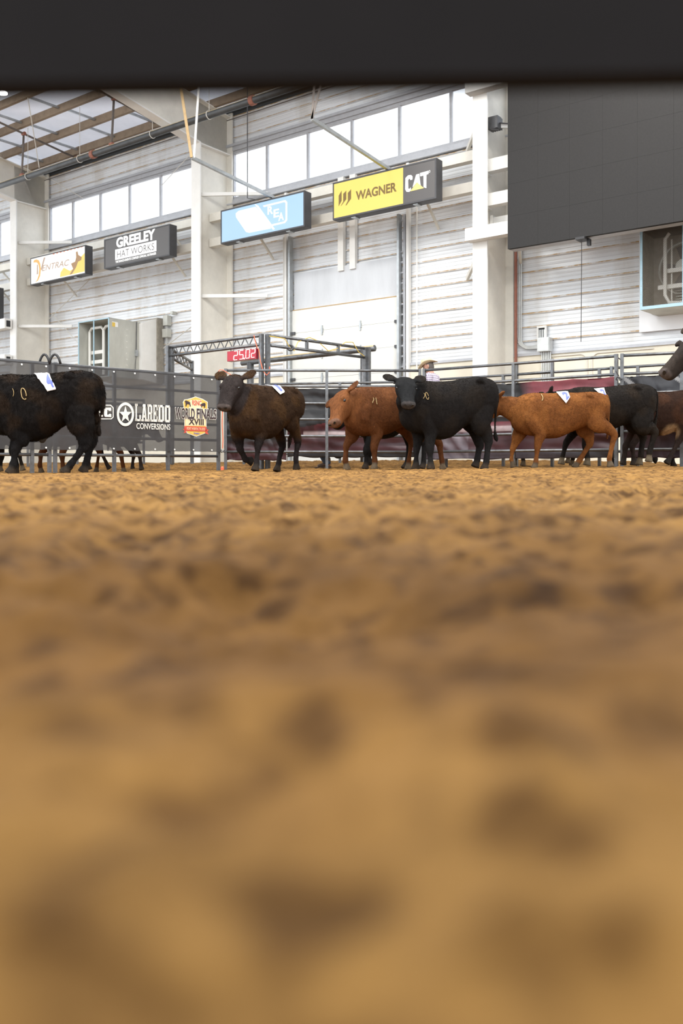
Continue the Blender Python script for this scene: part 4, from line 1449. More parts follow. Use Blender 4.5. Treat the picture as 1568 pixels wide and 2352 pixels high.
# world finals badge
gold = mat('badge_gold', (0.78, 0.50, 0.10), 0.65, var=0.25, scale=18)
bred = mat('badge_red', (0.62, 0.08, 0.05), 0.65, var=0.1)
bdark = mat('badge_dark', (0.05, 0.03, 0.03), 0.7)
bcream = mat('badge_cream', (0.80, 0.68, 0.42), 0.65, var=0.12, scale=20)
put_poly('badge_shield', bf, [[zb_(p) for p in ((1072, 216), (1088, 184), (1120, 182), (1216, 151), (1300, 180), (1352, 212), (1354, 290), (1338, 300), (1338, 560), (1224, 603), (1118, 566), (1090, 480), (1088, 300), (1080, 270))]], ink_white, ban, E)
put_poly('badge_field', bf, [[zb_(p) for p in ((1078, 218), (1094, 190), (1126, 188), (1216, 158), (1298, 187), (1345, 216), (1346, 286), (1330, 298), (1330, 556), (1224, 595), (1124, 560), (1096, 478), (1094, 298), (1086, 268))]], gold, ban, E + 0.003)
put_poly('badge_panel', bf, [[zb_(p) for p in ((1150, 190), (1280, 190), (1290, 280), (1325, 300), (1325, 480), (1100, 480), (1100, 300), (1140, 280))]], bcream, ban, E + 0.005)
put_text('badge_initials', bf, 'RSNC', *[zb_((1176, 192))[0], zb_((1176, 192))[1], zb_((1176, 250))[1], zb_((1280, 250))[0]], bred, ban, offset=0.02, e=E + 0.008)
for pts in (((1090, 200), (1110, 196), (1150, 215), (1160, 262), (1150, 266), (1145, 240), (1120, 235), (1108, 262), (1100, 262), (1100, 225)),
            ((1268, 240), (1290, 226), (1318, 222), (1326, 240), (1318, 278), (1310, 278), (1308, 258), (1288, 258), (1282, 276), (1276, 276), (1276, 250))):
    put_poly('badge_figure', bf, [[zb_(p) for p in pts]], bdark, ban, E + 0.009)
for s_, xa, xb, ya, yb, ye in (('WORLD', 984, 1202, 274, 398, 0), ('FINALS', 1224, 1446, 284, 400, 0)):
    x0, y0 = zb_((xa, ya)); x1, y1 = zb_((xb, yb))
    put_text('badge_outline', bf, s_, x0 - 1.0, y0 - 1.2, y1 + 1.2, x1 + 1.0, ink_white, ban, offset=0.075, e=E + 0.010)
    put_text('badge_lettering', bf, s_, x0, y0, y1, x1, bdark, ban, offset=0.03, e=E + 0.014)
x0, y0 = zb_((1134, 396)); x1, y1 = zb_((1304, 468))
put_text('badge_numeral', bf, 'XVIII', x0, y0, y1, x1, bdark, ban, offset=0.03, e=E + 0.010)
put_poly('badge_ribbon', bf, [[zb_(p) for p in ((1084, 484), (1336, 492), (1340, 545), (1090, 537))], [zb_(p) for p in ((1072, 518), (1096, 510), (1112, 558), (1078, 562), (1092, 540))], [zb_(p) for p in ((1326, 520), (1362, 522), (1344, 548), (1360, 578), (1322, 566))]], bred, ban, E + 0.008)
x0, y0 = zb_((1114, 497)); x1, y1 = zb_((1318, 530))
put_text('badge_small_print', bf, 'FORT WORTH, TX-2025', x0, y0, y1, x1, bcream, ban, offset=0.01, e=E + 0.012)
x0, y0 = zb_((1194, 555)); x1, y1 = zb_((1258, 574))
put_text('badge_sponsor', bf, 'Priefert', x0, y0, y1, x1, M['patch_blue'], ban, offset=0.03, e=E + 0.010)

# hose loops over the top of the banner
for px0, px1, lab in ((90, 114, 'left loop of black hose over the banner top'), (113, 139, 'right loop of black hose over the banner top')):
    mb = MB()
    Y = 13.22
    pts = [P(px0 + (px1 - px0) * k, 846 - 32 * math.sin(PI * (0.04 + 0.92 * k)) ** 0.55, Y) for k in np.linspace(0, 1, 9)]
    mb.tube(pts, 0.019, 8)
    tag(mb.build('hose_loop', M['cable_black'], None, True), lab, 'hose')


# ---- tarps tied behind the rails
def tarp(A, B, z0, z1, label, colfn, nu=170, nv=70, seed=0, group=None):
    A, B = Vector(A), Vector(B)
    d = (B - A).normalized()
    n = Vector((d.y, -d.x, 0))
    if n.y > 0:
        n = -n
    L = (B - A).length
    vs, cs = [], []
    for j in range(nv + 1):
        for i in range(nu + 1):
            u, v = i / nu, j / nv
            q = mnoise.noise(Vector((u * 5 + seed, v * 3, seed))) * 0.045 + mnoise.noise(Vector((u * 3 - v * 6, u * 4 + v * 7 + seed, 2))) * 0.035
            q += 0.03 * abs(mnoise.noise(Vector((u * 9 + v * 4 + seed, v * 2 - u * 3, 5))))
            q *= 0.35 + 0.65 * math.sin(PI * v) ** 0.5
            zz = z0 + (z1 - z0) * v
            if j == nv:
                zz -= 0.035 * abs(math.sin(u * PI * 5)) * (0.6 + 0.4 * mnoise.noise(Vector((u * 8, seed, 1))))
            if j == 0:
                zz += 0.03 * mnoise.noise(Vector((u * 7, seed, 4)))
            vs.append(A + d * (u * L) + n * q * 0.9 + Vector((0, 0, zz)))
            cs.append(colfn(u, v))
    me = bpy.data.meshes.new('tarp')
    me.from_pydata([tuple(p) for p in vs], [], [(j * (nu + 1) + i, j * (nu + 1) + i + 1, (j + 1) * (nu + 1) + i + 1, (j + 1) * (nu + 1) + i) for j in range(nv) for i in range(nu)])
    at = me.color_attributes.new('Col', 'FLOAT_COLOR', 'POINT')
    at.data.foreach_set('color', np.array([(*c, 1) for c in cs], dtype=np.float32).ravel())
    o = link('tarp', me, M['tarp'], None, True)
    sol = o.modifiers.new('thick', 'SOLIDIFY'); sol.thickness = 0.004
    return tag(o, label, 'tarp', group)


BLK = (0.020, 0.0185, 0.020)
MAR = (0.060, 0.020, 0.025)
RED = (0.20, 0.034, 0.046)
PNK = (0.42, 0.32, 0.32)


def lerp3(a, b, t):
    t = min(1, max(0, t))
    return tuple(x + (y - x) * t for x, y in zip(a, b))


def c1(u, v):
    c = BLK
    e = 0.43 + 0.20 * max(0, 1 - abs(u - 0.45) / 0.35) * 0.6
    if v < e:
        c = lerp3(MAR, RED, (v - 0.36) * 5 if 0.2 < u < 0.75 else 0)
    if 0.30 < v < 0.385 and u > 0.12:
        c = lerp3(c, PNK, min(1, 0.9 * min((v - 0.30), (0.385 - v)) * 40))
    if v < 0.1:
        c = BLK
    if abs((u - 0.42) * 0.35 + (v - 0.95) * 0.5) < 0.006 and v > 0.7 and u > 0.42:
        c = (0.12, 0.12, 0.13)
    return c


def c2(u, v):
    c = lerp3(BLK, RED, (u - 0.52 - 0.12 * (1 - v)) * 14)
    if v < 0.5:
        c = lerp3(MAR, RED, (v - 0.38) * 9)
        if 0.36 < v < 0.43:
            c = lerp3(c, PNK, 0.8)
        if v < 0.12:
            c = lerp3((0.13, 0.11, 0.14), BLK, u)
        if 0.05 < u < 0.25 and v < 0.36:
            c = lerp3(c, (0.22, 0.19, 0.22), 0.8 * abs(math.sin((u + v * 0.3) * 40)))
    return c


def c3(u, v):
    c = lerp3(BLK, (0.06, 0.06, 0.07), 0.5 + 0.5 * mnoise.noise(Vector((u * 9, v * 6, 9))))
    for k in (0.98, 1.42, 1.9):
        if abs(v + u * 0.85 - k) < 0.03:
            c = (0.38, 0.37, 0.37)
    if v < 0.42:
        c = lerp3(c, MAR, 0.7)
    return c


gp = 'tarps tied along the arena panels'
tarp(dpt(660, 15.66), dpt(962, 15.66), 0.255, 1.50, 'black tarp with maroon lower half and pale streak behind the walking heifer', c1, seed=1, group=gp)
tarp(dpt(521, 15.64), dpt(657, 15.66), 0.20, 1.30, 'narrow black and maroon tarp beside the banner corner', lambda u, v: lerp3(BLK, MAR, (0.34 - v) * 6), seed=5, group=gp)
tarp(dpt(978, 15.62), dpt(1412, 13.60), 0.22, 1.50, 'tarp turning from black to bright red toward its right end', c2, seed=2, group=gp)
tarp(dpt(1430, 13.54), dpt(1655, 13.0), 0.22, 1.50, 'black tarp with pale diagonal stripes at the right edge', c3, seed=3, group=gp)


# ---- truss gate arches
def truss(name, A, B, zt, zbm, label, zig=12, vert=None, posts=()):
    A, B = Vector(A), Vector(B)
    root = thing(name, Vector(A), label, 'gate arch')
    d = B - A
    Z = Vector((0, 0, 1))
    for z, nm in ((zt, 'top_chord'), (zbm, 'bottom_chord')):
        mb = MB(); mb.tube([A + Z * z, B + Z * z], 0.030, 8); mb.build(nm, M['fence_steel'], root, True)
    if zig:
        for k in range(zig):
            p = A + d * ((k + 0.5) / (zig + 1)); q = A + d * ((k + 1.5) / (zig + 1))
            mb = MB(); mb.tube([p + Z * (zt if k % 2 else zbm), q + Z * (zbm if k % 2 else zt)], 0.011, 5); mb.build('web_rod', M['fence_steel'], root)
    if vert:
        for f in vert:
            p = A + d * f
            mb = MB(); mb.bar(p + Z * zbm, p + Z * zt, 0.05, 0.05, d); mb.build('web_post', M['fence_steel'], root)
    for p, top in posts:
        p = Vector(p)
        mb = MB(); mb.bar(p + Z * (gz(p.x, p.y) - 0.05), p + Z * top, 0.072, 0.072, d); mb.build('post', M['fence_steel'], root)
    return root


YA = 16.3
GA = dpt(605, YA)
ztA = CH + (HY - 771) / F * YA
zbA = CH + (HY - 792) / F * YA
YB = YA * 299 / 272.5
GB = dpt(390, YB)
truss('gate_arch', dpt(596, YA), GB, ztA, zbA, 'zigzag truss gate arch with the red clock below it', 22, None, [(dpt(600, YA), ztA + 0.03), (dpt(386, YB), ztA + 0.03), (dpt(394.5, YB), ztA)])
YC = YA * 300 / 270
GC = dpt(836, YC)
truss('gate_arch', dpt(622, YA + 0.02), GC, CH + (HY - 770) / F * YA, CH + (HY - 793) / F * YA, 'truss gate arch with upright webs and yellow cord, right of the clock', 0, (0.36, 0.70), [(dpt(614.5, YA), ztA + 0.03), (dpt(839, YC), CH + (HY - 798) / F * YC), (dpt(846, YC), CH + (HY - 798) / F * YC)])
YD = YB * 1.12
truss('gate_arch', dpt(397, YB + 0.1), dpt(440, YD), ztA - 0.05, zbA - 0.05, 'short return truss of the arch beside the left column', 10, None, [(dpt(441, YD), ztA - 0.02)])

# heavy dusty pipe barrier in front of the overhead door
hp = thing('pipe_barrier', dpt(710, 19), 'thick dusty grey pipe barrier standing before the overhead door', 'barrier')
a, b = dpt(556, 21.4), dpt(860, 18.8)
zp = CH + (HY - 834) / F * 21.4
zq = CH + (HY - 800) / F * 18.8
mb = MB(); mb.tube([a + Vector((0, 0, zp)), b + Vector((0, 0, zq))], 0.068, 12); prun = mb.build('pipe_run', M['fence_steel'], hp, True)
mb = MB()
dd = (b - a).normalized(); nn = Vector((dd.y, -dd.x, 0))
rg = [[q + nn * 0.071 * math.cos(w) + Vector((0, 0, z + 0.071 * math.sin(w))) for w in np.linspace(0.5, PI - 0.5, 6)] for q, z in ((a, zp), (b, zq))]
mb.add(rg[0] + rg[1], [(i, i + 1, 7 + i, 6 + i) for i in range(5)]); mb.build('dust_layer', M['duct_dust'], prun)
for f in (0.07, 0.93):
    p = a + (b - a) * f; z = zp + (zq - zp) * f
    mb = MB(); mb.tube([p + Vector((0, 0, gz(p.x, p.y) - 0.05)), p + Vector((0, 0, z))], 0.085, 12); mb.build('stub_post', M['fence_steel'], hp, True)

# red led clock
ck = thing('led_clock', P(556, 815, YA + 0.25), 'red LED clock reading 25.02 under the truss arch', 'clock')
yc0 = YA + (YB - YA) * (604 - 592) / (604 - 390) + 0.0
tdir = (GB - GA).normalized()
kn = Vector((tdir.y, -tdir.x, 0))
if kn.y > 0:
    kn = -kn
pr = dpt(588, YA + (YB - YA) * (600 - 588) / 214)
fcl = Face(pr + kn * 0.06, -tdir, (0, 0, 1), kn)
a0, b1 = fcl.px(521.5, 807.5); _, b0 = fcl.px(521.5, 830.5); a1, _ = fcl.px(588, 807)
mb = MB(); c = fcl.at((a0 + a1) / 2, (b0 + b1) / 2, -0.06)
mb.box(c, (a1 - a0) / 2, (b1 - b0) / 2, 0.06, fcl.u, fcl.v, fcl.n); mb.build('case', mat('clock_red_case', (0.30, 0.012, 0.03), 0.3), ck)
mb = MB(); mb.add([fcl.at(a0 + 0.02, b0 + 0.015, 0.002), fcl.at(a1 - 0.02, b0 + 0.015, 0.002), fcl.at(a1 - 0.02, b1 - 0.015, 0.002), fcl.at(a0 + 0.02, b1 - 0.015, 0.002)], [(0, 1, 2, 3)])
mb.build('window', emat('clock_glow', (0.75, 0.02, 0.05), 0.28), ck)
seg = {'a': (.12, .94, .88, 1.0), 'b': (.84, .53, 1, .94), 'c': (.84, .06, 1, .47), 'd': (.12, 0, .88, .06), 'e': (0, .06, .16, .47), 'f': (0, .53, .16, .94), 'g': (.12, .46, .88, .54)}
dig = {'2': 'abged', '5': 'afgcd', '0': 'abcdef'}
led = emat('led_digit', (1.0, 0.62, 0.56), 1.3)
for ch, (xa, xb), ya in zip('2502', ((536, 546), (549, 559), (563.5, 573.5), (576.5, 586)), (806.5, 805, 803, 801.5)):
    aa, t_ = fcl.px(xa, ya); ab, _ = fcl.px(xb, ya); _, bt_ = fcl.px(xa, ya + 21.0 + (546 - xa) * 0.02)
    mb = MB()
    for sg in dig[ch]:
        x0, y0, x1, y1 = seg[sg]
        P4 = [fcl.at(aa + (ab - aa) * (x + 0.10 * y), bt_ + (t_ - bt_) * y, 0.005) for x, y in ((x0, y0), (x1, y0), (x1, y1), (x0, y1))]
        mb.add(P4, [(0, 1, 2, 3)])
    mb.build('digit', led, ck)
aa, b_ = fcl.px(561, 823.5)
mb = MB(); mb.box(fcl.at(aa, b_, 0.004), 0.012, 0.014, 0.001, fcl.u, fcl.v, fcl.n); mb.build('point', led, ck)
for x in (525, 556, 584):
    aa, _ = fcl.px(x, 805)
    mb = MB(); p = fcl.at(aa, b1, -0.06); mb.tube([p, Vector((p.x, p.y, zbA - 0.0))], 0.008, 6); mb.build('hook', M['dark_steel'], ck)

# cords on the arches
mb = MB()
Yl = lambda f: YA + (YC - YA) * f
cp = []
for f, py in ((0.0, 772), (0.16, 778), (0.22, 800), (0.26, 806), (0.30, 785), (0.42, 775), (0.50, 782), (0.62, 806), (0.72, 800), (0.80, 786), (0.88, 786), (0.94, 808), (1.0, 818)):
    cp.append(P(619 + 217 * f, py, Yl(f) - 0.06))
sm = []
for i in range(len(cp) - 1):
    for k in range(4):
        sm.append(cp[i].lerp(cp[i + 1], k / 4))
mb.tube(sm + [cp[-1]], 0.008, 5)
tag(mb.build('extension_cord', M['yellow_cord']), 'yellow cord looped along the right truss arch', 'cord')
mb = MB()
mb.tube([P(x, y, 16.15) for x, y in ((583, 770), (586, 784), (590, 797), (594, 803), (598, 830), (604, 852), (612, 862), (618, 856), (619, 842))], 0.008, 5)
tag(mb.build('extension_cord', M['orange_cord']), 'orange cord hanging down the arch post beside the clock', 'cord')
mb = MB()
mb.tube([P(x, y, 15.36) for x, y in ((498, 862), (500, 855), (505, 849), (512, 850), (520, 855), (532, 862), (545, 868))], 0.007, 5)
mb.tube([P(x, y, 15.36) for x, y in ((509, 905), (511, 940), (510, 975), (512, 1010), (511, 1030))], 0.008, 5)
tag(mb.build('extension_cord', M['orange_cord']), 'orange cord wound round the corner post at the banner end', 'cord')
mb = MB()
p = P(667, 799, Yl(0.22) - 0.05)
mb.tube([p + Vector((0.05 * math.cos(w), -0.02, 0.05 * math.sin(w))) for w in np.linspace(0, 2 * PI, 13)], 0.022, 6)
tag(mb.build('cord_coil', M['dark_steel']), 'small coil of dark cord tied on the right truss arch', 'cord')

# ================================================================== CATTLE
def catmull(secs, sub=4):
    """secs: list of equal-length number tuples"""
    A = np.array(secs, float)
    n = len(A)
    out = []
    for i in range(n - 1):
        p0, p1, p2, p3 = A[max(0, i - 1)], A[i], A[i + 1], A[min(n - 1, i + 2)]
        for k in range(sub):
            t = k / sub
            out.append(0.5 * ((2 * p1) + (-p0 + p2) * t + (2 * p0 - 5 * p1 + 4 * p2 - p3) * t * t + (-p0 + 3 * p1 - 3 * p2 + p3) * t ** 3))
    out.append(A[-1])
    return out


def ring_tube(mb, rings):
    n = len(rings[0])
    vs = [q for r in rings for q in r]
    fs = []
    for i in range(len(rings) - 1):
        for k in range(n):
            fs.append((i * n + k, i * n + (k + 1) % n, (i + 1) * n + (k + 1) % n, (i + 1) * n + k))
    fs.append(tuple(range(n - 1, -1, -1)))
    m = (len(rings) - 1) * n
    fs.append(tuple(m + k for k in range(n)))
    mb.add(vs, fs)


def limb(mb, secs, side, n=14, sub=4):
    """secs: (x, y, z, half width along side, half depth); swept limb with rounded ends"""
    S = catmull(secs, sub)
    P_ = [Vector(s[:3]) for s in S]
    side = Vector(side)
    rings = []
    for i, s in enumerate(S):
        T = (P_[min(len(S) - 1, i + 1)] - P_[max(0, i - 1)]).normalized()
        A = (side - T * side.dot(T)).normalized()
        B = T.cross(A)
        if i == 0:
            for k, f in ((0.9, 0.35), (0.5, 0.8)):
                rings.append([P_[0] - T * (s[3] * 0.5 * k) + A * s[3] * f * math.cos(2 * PI * j / n) + B * s[4] * f * math.sin(2 * PI * j / n) for j in range(n)])
        rings.append([P_[i] + A * s[3] * math.cos(2 * PI * j / n) + B * s[4] * math.sin(2 * PI * j / n) for j in range(n)])
    ring_tube(mb, rings)


def sexp(c, p):
    return math.copysign(abs(c) ** p, c)


def torso(mb, secs, n=28, sub=4):
    """secs: (x, ztop, zbot, half width, yoff)"""
    rings = []
    for x, zt, zb, w, yo in catmull(secs, sub):
        zc = (zt * 0.52 + zb * 0.48)
        rings.append([Vector((x, yo + w * sexp(math.cos(2 * PI * j / n), 0.78), (zc + (zt - zc) * sexp(math.sin(2 * PI * j / n), 0.86)) if math.sin(2 * PI * j / n) > 0 else (zc + (zc - zb) * sexp(math.sin(2 * PI * j / n), 0.9)))) for j in range(n)])
    ring_tube(mb, rings)


def remesh(mb, voxel, smooth=3):
    me = mb.mesh('animal')
    o = bpy.data.objects.new('animal', me)
    COL.objects.link(o)
    r = o.modifiers.new('r', 'REMESH'); r.mode = 'VOXEL'; r.voxel_size = voxel; r.use_smooth_shade = True
    sm = o.modifiers.new('s', 'SMOOTH'); sm.factor = 0.5; sm.iterations = smooth
    dg = bpy.context.evaluated_depsgraph_get()
    out = bpy.data.meshes.new_from_object(o.evaluated_get(dg))
    bpy.data.objects.remove(o)
    bpy.data.meshes.remove(me)
    return out


def smooth01(a, b, x):
    t = np.clip((x - a) / (b - a), 0, 1)
    return t * t * (3 - 2 * t)


class Animal:
    def __init__(self, name, label, cat, cx, Y, phi, H, group=None, lsc=1.0, wsc=1.0, z=None, horse=False):
        self.X = (cx - HX) / F * Y
        self.Y = Y
        self.z = gz(self.X, Y) if z is None else z
        self.k = H / 1.25
        self.l = lsc
        self.w = wsc
        self.root = thing(name, (self.X, self.Y, self.z), label, cat, group, PI + math.radians(phi))
        self.Mi = wm(self.root).inverted()
        self.Mw = wm(self.root)
        self.mb = MB()
        self.hoofs = []

    def ray(self, px, py, yl):
        """local point where the sight line through a photo pixel meets the lengthwise plane y = yl"""
        o = self.Mi @ Vector((0, 0, CH))
        d = self.Mi.to_3x3() @ Vector(((px - HX) / F, 1, (HY - py) / F))
        t = (yl - o.y) / d.y
        return o + d * t

    def at(self, px, py, Y):
        return self.Mi @ P(px, py, Y)

    def body(self, rump=0.0, belly=0.0, top=0.0, deep=0.0):
        k = self.k
        S = [(-0.745, 1.16 + rump, 0.90, .10), (-0.725, 1.225 + rump, 0.84, .175), (-0.66, 1.275 + rump, 0.78, .235), (-0.55, 1.305 + rump, 0.74, .270), (-0.42, 1.31 + rump, 0.70, .290),
             (-0.22, 1.285 + rump * .6, 0.64 - belly * 0.45, .295), (-0.02, 1.265 + top, 0.55 - belly, .315), (0.18, 1.255 + top, 0.525 - belly, .305), (0.36, 1.265, 0.54 - deep, .262),
             (0.50, 1.25, 0.56 - deep, .225), (0.60, 1.20, 0.60 - deep, .185), (0.68, 1.10, 0.66 - deep, .135), (0.72, 1.0, 0.74 - deep, .07)]
        torso(self.mb, [(x * k * self.l, zt * k, zb * k, w * k * self.w, 0) for x, zt, zb, w in S])
        for sg in (-1, 1):      # hook bones and shoulder blades
            c = Vector((-0.40 * k * self.l, sg * 0.225 * k * self.w, (1.235 + rump) * k))
            limb(self.mb, [(*(c + Vector((0.05, 0, 0.0)) * k), .03 * k, .03 * k), (*c, .05 * k, .05 * k), (*(c - Vector((0.07, 0, 0.03)) * k), .03 * k, .03 * k)], (0, 1, 0), 8, 2)
            c = Vector((0.43 * k * self.l, sg * 0.19 * k * self.w, 0.93 * k))
            limb(self.mb, [(*(c + Vector((-0.03, -sg * .05, 0.24)) * k), .05 * k, .09 * k), (*c, .075 * k, .12 * k), (*(c + Vector((0.04, 0, -0.20)) * k), .06 * k, .10 * k)], (0, 1, 0), 10, 2)

    def leg_front(self, knee, fet, hoof, y, elbow=None, thick=1.0):
        k = self.k
        sg = 1 if y > 0 else -1
        yl = y * k
        kn, ft, hf = (self.ray(*q, yl) for q in (knee, fet, hoof))
        el = self.ray(*elbow, yl) if elbow else Vector((0.36 * k * self.l + 0.25 * (kn.x - 0.38 * k * self.l), yl, 0.66 * k))
        sh = Vector((0.42 * k * self.l, sg * 0.13 * k, 0.98 * k))
        sh2 = Vector((0.44 * k * self.l, sg * 0.155 * k, 0.82 * k))
        co = hf + (ft - hf).normalized() * 0.062 * k
        mid = el.lerp(kn, 0.55)
        q = k * thick
        limb(self.mb, [(*sh, .085 * k, .15 * k), (*sh2, .10 * k, .165 * k), (*el, .078 * q, .115 * q), (*mid, .055 * q, .070 * q), (*kn, .046 * q, .055 * q), (*kn.lerp(ft, .5), .031 * q, .037 * q),
                       (*ft, .040 * q, .046 * q), (*ft.lerp(co, .6), .036 * q, .040 * q), (*co, .046 * q, .050 * q), (*hf, .054 * q, .066 * q)], (0, 1, 0))
        self.hoofs.append((co, hf))

    def leg_hind(self, hock, fet, hoof, y, stifle=None, thick=1.0):
        k = self.k
        sg = 1 if y > 0 else -1
        yl = y * k
        hk, ft, hf = (self.ray(*q, yl) for q in (hock, fet, hoof))
        hip = Vector((-0.46 * k * self.l, sg * 0.15 * k, 1.04 * k))
        st = self.ray(*stifle, yl * 1.1) if stifle else Vector((-0.40 * k * self.l + 0.35 * (hk.x + 0.58 * k * self.l), sg * 0.165 * k, 0.78 * k))
        ga = st.lerp(hk, 0.55) + Vector((-0.01, 0, 0.02)) * k
        co = hf + (ft - hf).normalized() * 0.062 * k
        q = k * thick
        limb(self.mb, [(*hip, .115 * k, .21 * k), (*st, .105 * k, .175 * k), (*ga, .065 * q, .098 * q), (*hk, .044 * q, .066 * q), (*hk.lerp(ft, .25), .036 * q, .046 * q), (*hk.lerp(ft, .6), .034 * q, .040 * q),
                       (*ft, .041 * q, .048 * q), (*ft.lerp(co, .6), .037 * q, .041 * q), (*co, .047 * q, .052 * q), (*hf, .055 * q, .066 * q)], (0, 1, 0))
        self.hoofs.append((co, hf))

    def head(self, poll, muz, up, neck_mid=None, hs=1.0, ears=((0.1, 0.2), (0.1, 0.2)), ear_len=0.17, neck_w=1.0, horse=False, neck_low=0.0):
        """poll, muz: local points; up: local hint for the forehead side"""
        k = self.k
        self.poll, self.muz = poll, muz
        a = (muz - poll)
        L = a.length
        a.normalize()
        u = Vector(up)
        u = (u - a * u.dot(a)).normalized()
        s = a.cross(u)          # animal's right or left, symmetrical anyway
        self.hf_ = (a, u, s, L)
        q = L / 0.48
        secs = [(-0.03, .06, .030, .06), (0.01, .098, .060, .12), (0.08, .120, .076, .17), (0.16, .127, .078, .185), (0.24, .108, .068, .170), (0.32, .086, .056, .130), (0.39, .078, .052, .105), (0.435, .086, .055, .094), (0.47, .082, .046, .075), (0.49, .052, .028, .045)]
        if horse:
            secs = [(-0.02, .05, .03, .06), (0.03, .08, .05, .13), (0.10, .092, .06, .19), (0.18, .085, .058, .18), (0.27, .066, .052, .12), (0.36, .054, .045, .09), (0.43, .060, .045, .085), (0.47, .056, .036, .07), (0.49, .03, .02, .04)]
        rings = []
        n = 18
        for t, w, ru, rd in catmull(secs, 3):
            c = poll + a * (t * q)
            ring = []
            for j in range(n):
                ca, sa = math.cos(2 * PI * j / n), math.sin(2 * PI * j / n)
                wid = w * (1.0 if sa > 0 else (1.0 - 0.28 * (-sa)))
                ring.append(c + s * (wid * sexp(ca, .85) * q * hs) + u * ((ru if sa > 0 else rd) * sexp(sa, .85) * q))
            rings.append(ring)
        ring_tube(self.mb, rings)
        # brow ridges, cheeks and nostril rims
        for sg in (-1, 1):
            c = poll + a * (.165 * q) + s * (sg * .100 * q * hs) + u * (.054 * q)
            limb(self.mb, [(*(c - a * .03 * q), .016 * q, .014 * q), (*c, .024 * q, .02 * q), (*(c + a * .03 * q), .014 * q, .012 * q)], s, 8, 2)
            c = poll + a * (.462 * q) + s * (sg * .040 * q) + u * (.026 * q)
            limb(self.mb, [(*(c - a * .02 * q), .014 * q, .012 * q), (*(c + a * .012 * q), .018 * q, .015 * q)], s, 8, 2)
        # ears: cupped leaves
        for sg, (back, upw) in zip((-1, 1), ears):
            b = poll + a * (.035 * q) + s * (sg * .09 * q * hs) + u * (.015 * q)
            d = (s * sg - a * back + u * upw).normalized()
            fl = (a + d * 0.2).normalized()
            fl = (fl - d * fl.dot(d)).normalized()
            e = ear_len * q
            limb(self.mb, [(*b, .026 * q, .026 * q), (*(b + d * e * .22), .044 * q, .022 * q), (*(b + d * e * .5 - u * .010 * q), .074 * q, .017 * q), (*(b + d * e * .78 - u * .014 * q), .070 * q, .015 * q), (*(b + d * e * .94 - u * .016 * q), .044 * q, .013 * q), (*(b + d * e * 1.0 - u * .016 * q), .024 * q, .011 * q)], fl, 14, 3)
        # neck
        base = Vector((0.36 * k * self.l, 0, 0.98 * k))
        base2 = Vector((0.56 * k * self.l, 0, (0.99 - neck_low) * k))
        hb = poll + a * (.10 * q) - u * (.06 * q)
        mid = neck_mid if neck_mid is not None else base2.lerp(hb, 0.55) + Vector((0, 0, 0.015 * k))
        nw = neck_w
        limb(self.mb, [(*base, .17 * k, .26 * k), (*base2, .155 * k * nw, .245 * k * nw), (*mid, .115 * k * nw, .185 * k * nw), (*hb, .092 * q * nw, .13 * q * nw)], (0, 1, 0) if abs((hb - base2).normalized().y) < 0.8 else (1, 0, 0), 18, 4)
        self.q = q
        self.hs = hs

    def tail(self, pts, sw=0.036):
        k = self.k
        n = len(pts)
        secs = []
        for i, p in enumerate(pts):
            f = i / (n - 1)
            r = 0.030 - 0.014 * min(1, f * 1.6)
            if f > 0.62:
                r = 0.016 + (sw - 0.016) * math.sin(PI * min(1, (f - 0.62) / 0.36) * 0.8)
            if i == n - 1:
                r = 0.012
            secs.append((*p, r * k, r * k))
        limb(self.mb, secs, (0, 1, 0), 10, 3)

    def finish(self, base, leg=None, face=None, muzzle=None, hoofc=(0.022, 0.018, 0.015), brown=None, fur=0, furlen=0.03, voxel=0.0125, lump=0.0, seed=1, leg_z=(0.62, 0.40), belly_patch=None, eyes=True, rub=None):
        k = self.k
        me = remesh(self.mb, voxel)
        nv = len(me.vertices)
        co = np.empty(nv * 3); me.vertices.foreach_get('co', co); co = co.reshape(-1, 3)
        no = np.empty(nv * 3); me.vertices.foreach_get('normal', no); no = no.reshape(-1, 3)
        # muscle lumps and shaggy tufts
        r = np.random.default_rng(seed)

        def n3(sc, off, st=(1, 1, 1)):
            return np.array([mnoise.noise(Vector((c[0] * sc * st[0] + off, c[1] * sc * st[1], c[2] * sc * st[2]))) for c in co])
        big = n3(4.0, seed * 3.1)
        d = big * 0.010 * k
        if lump:
            d += n3(26.0, seed, (1, 1, 0.55)) * lump
        hoofmask = np.zeros(nv)
        for a, b in self.hoofs:
            a_, b_ = np.array(a), np.array(b)
            t = np.clip(((co - a_) @ (b_ - a_)) / max(1e-6, (b_ - a_) @ (b_ - a_)), 0.1, 1.3)
            dist = np.linalg.norm(co - (a_ + t[:, None] * (b_ - a_)), axis=1)
            hoofmask = np.maximum(hoofmask, 1 - smooth01(0.058 * k, 0.075 * k, dist))
        a, u, s, L = self.hf_
        rel = co - np.array(self.poll)
        th = rel @ np.array(a) / self.q
        lat = rel @ np.array(s) / self.q
        upc = rel @ np.array(u) / self.q
        inhead = (smooth01(-0.05, 0.06, th) * (1 - smooth01(0.19, 0.24, np.sqrt(lat ** 2 + (upc + 0.03) ** 2))) * (1 - smooth01(0.5, 0.56, th)))
        muzm = smooth01(0.435, 0.46, th) * inhead * smooth01(-0.055, -0.03, upc)
        d *= (1 - 0.8 * np.maximum(inhead, hoofmask))
        co2 = co + no * d[:, None]
        me.vertices.foreach_set('co', co2.ravel())
        base = np.array(base)
        col = np.repeat(base[None], nv, 0)
        if brown is not None:
            m = smooth01(-0.15, 0.35, n3(5.0, seed + 9))[:, None]
            col = col * (1 - m) + np.array(brown) * m
        if rub is not None:
            m = smooth01(0.15, 0.5, n3(9.0, seed + 29))[:, None] * 0.7
            col = col * (1 - m) + np.array(rub) * m
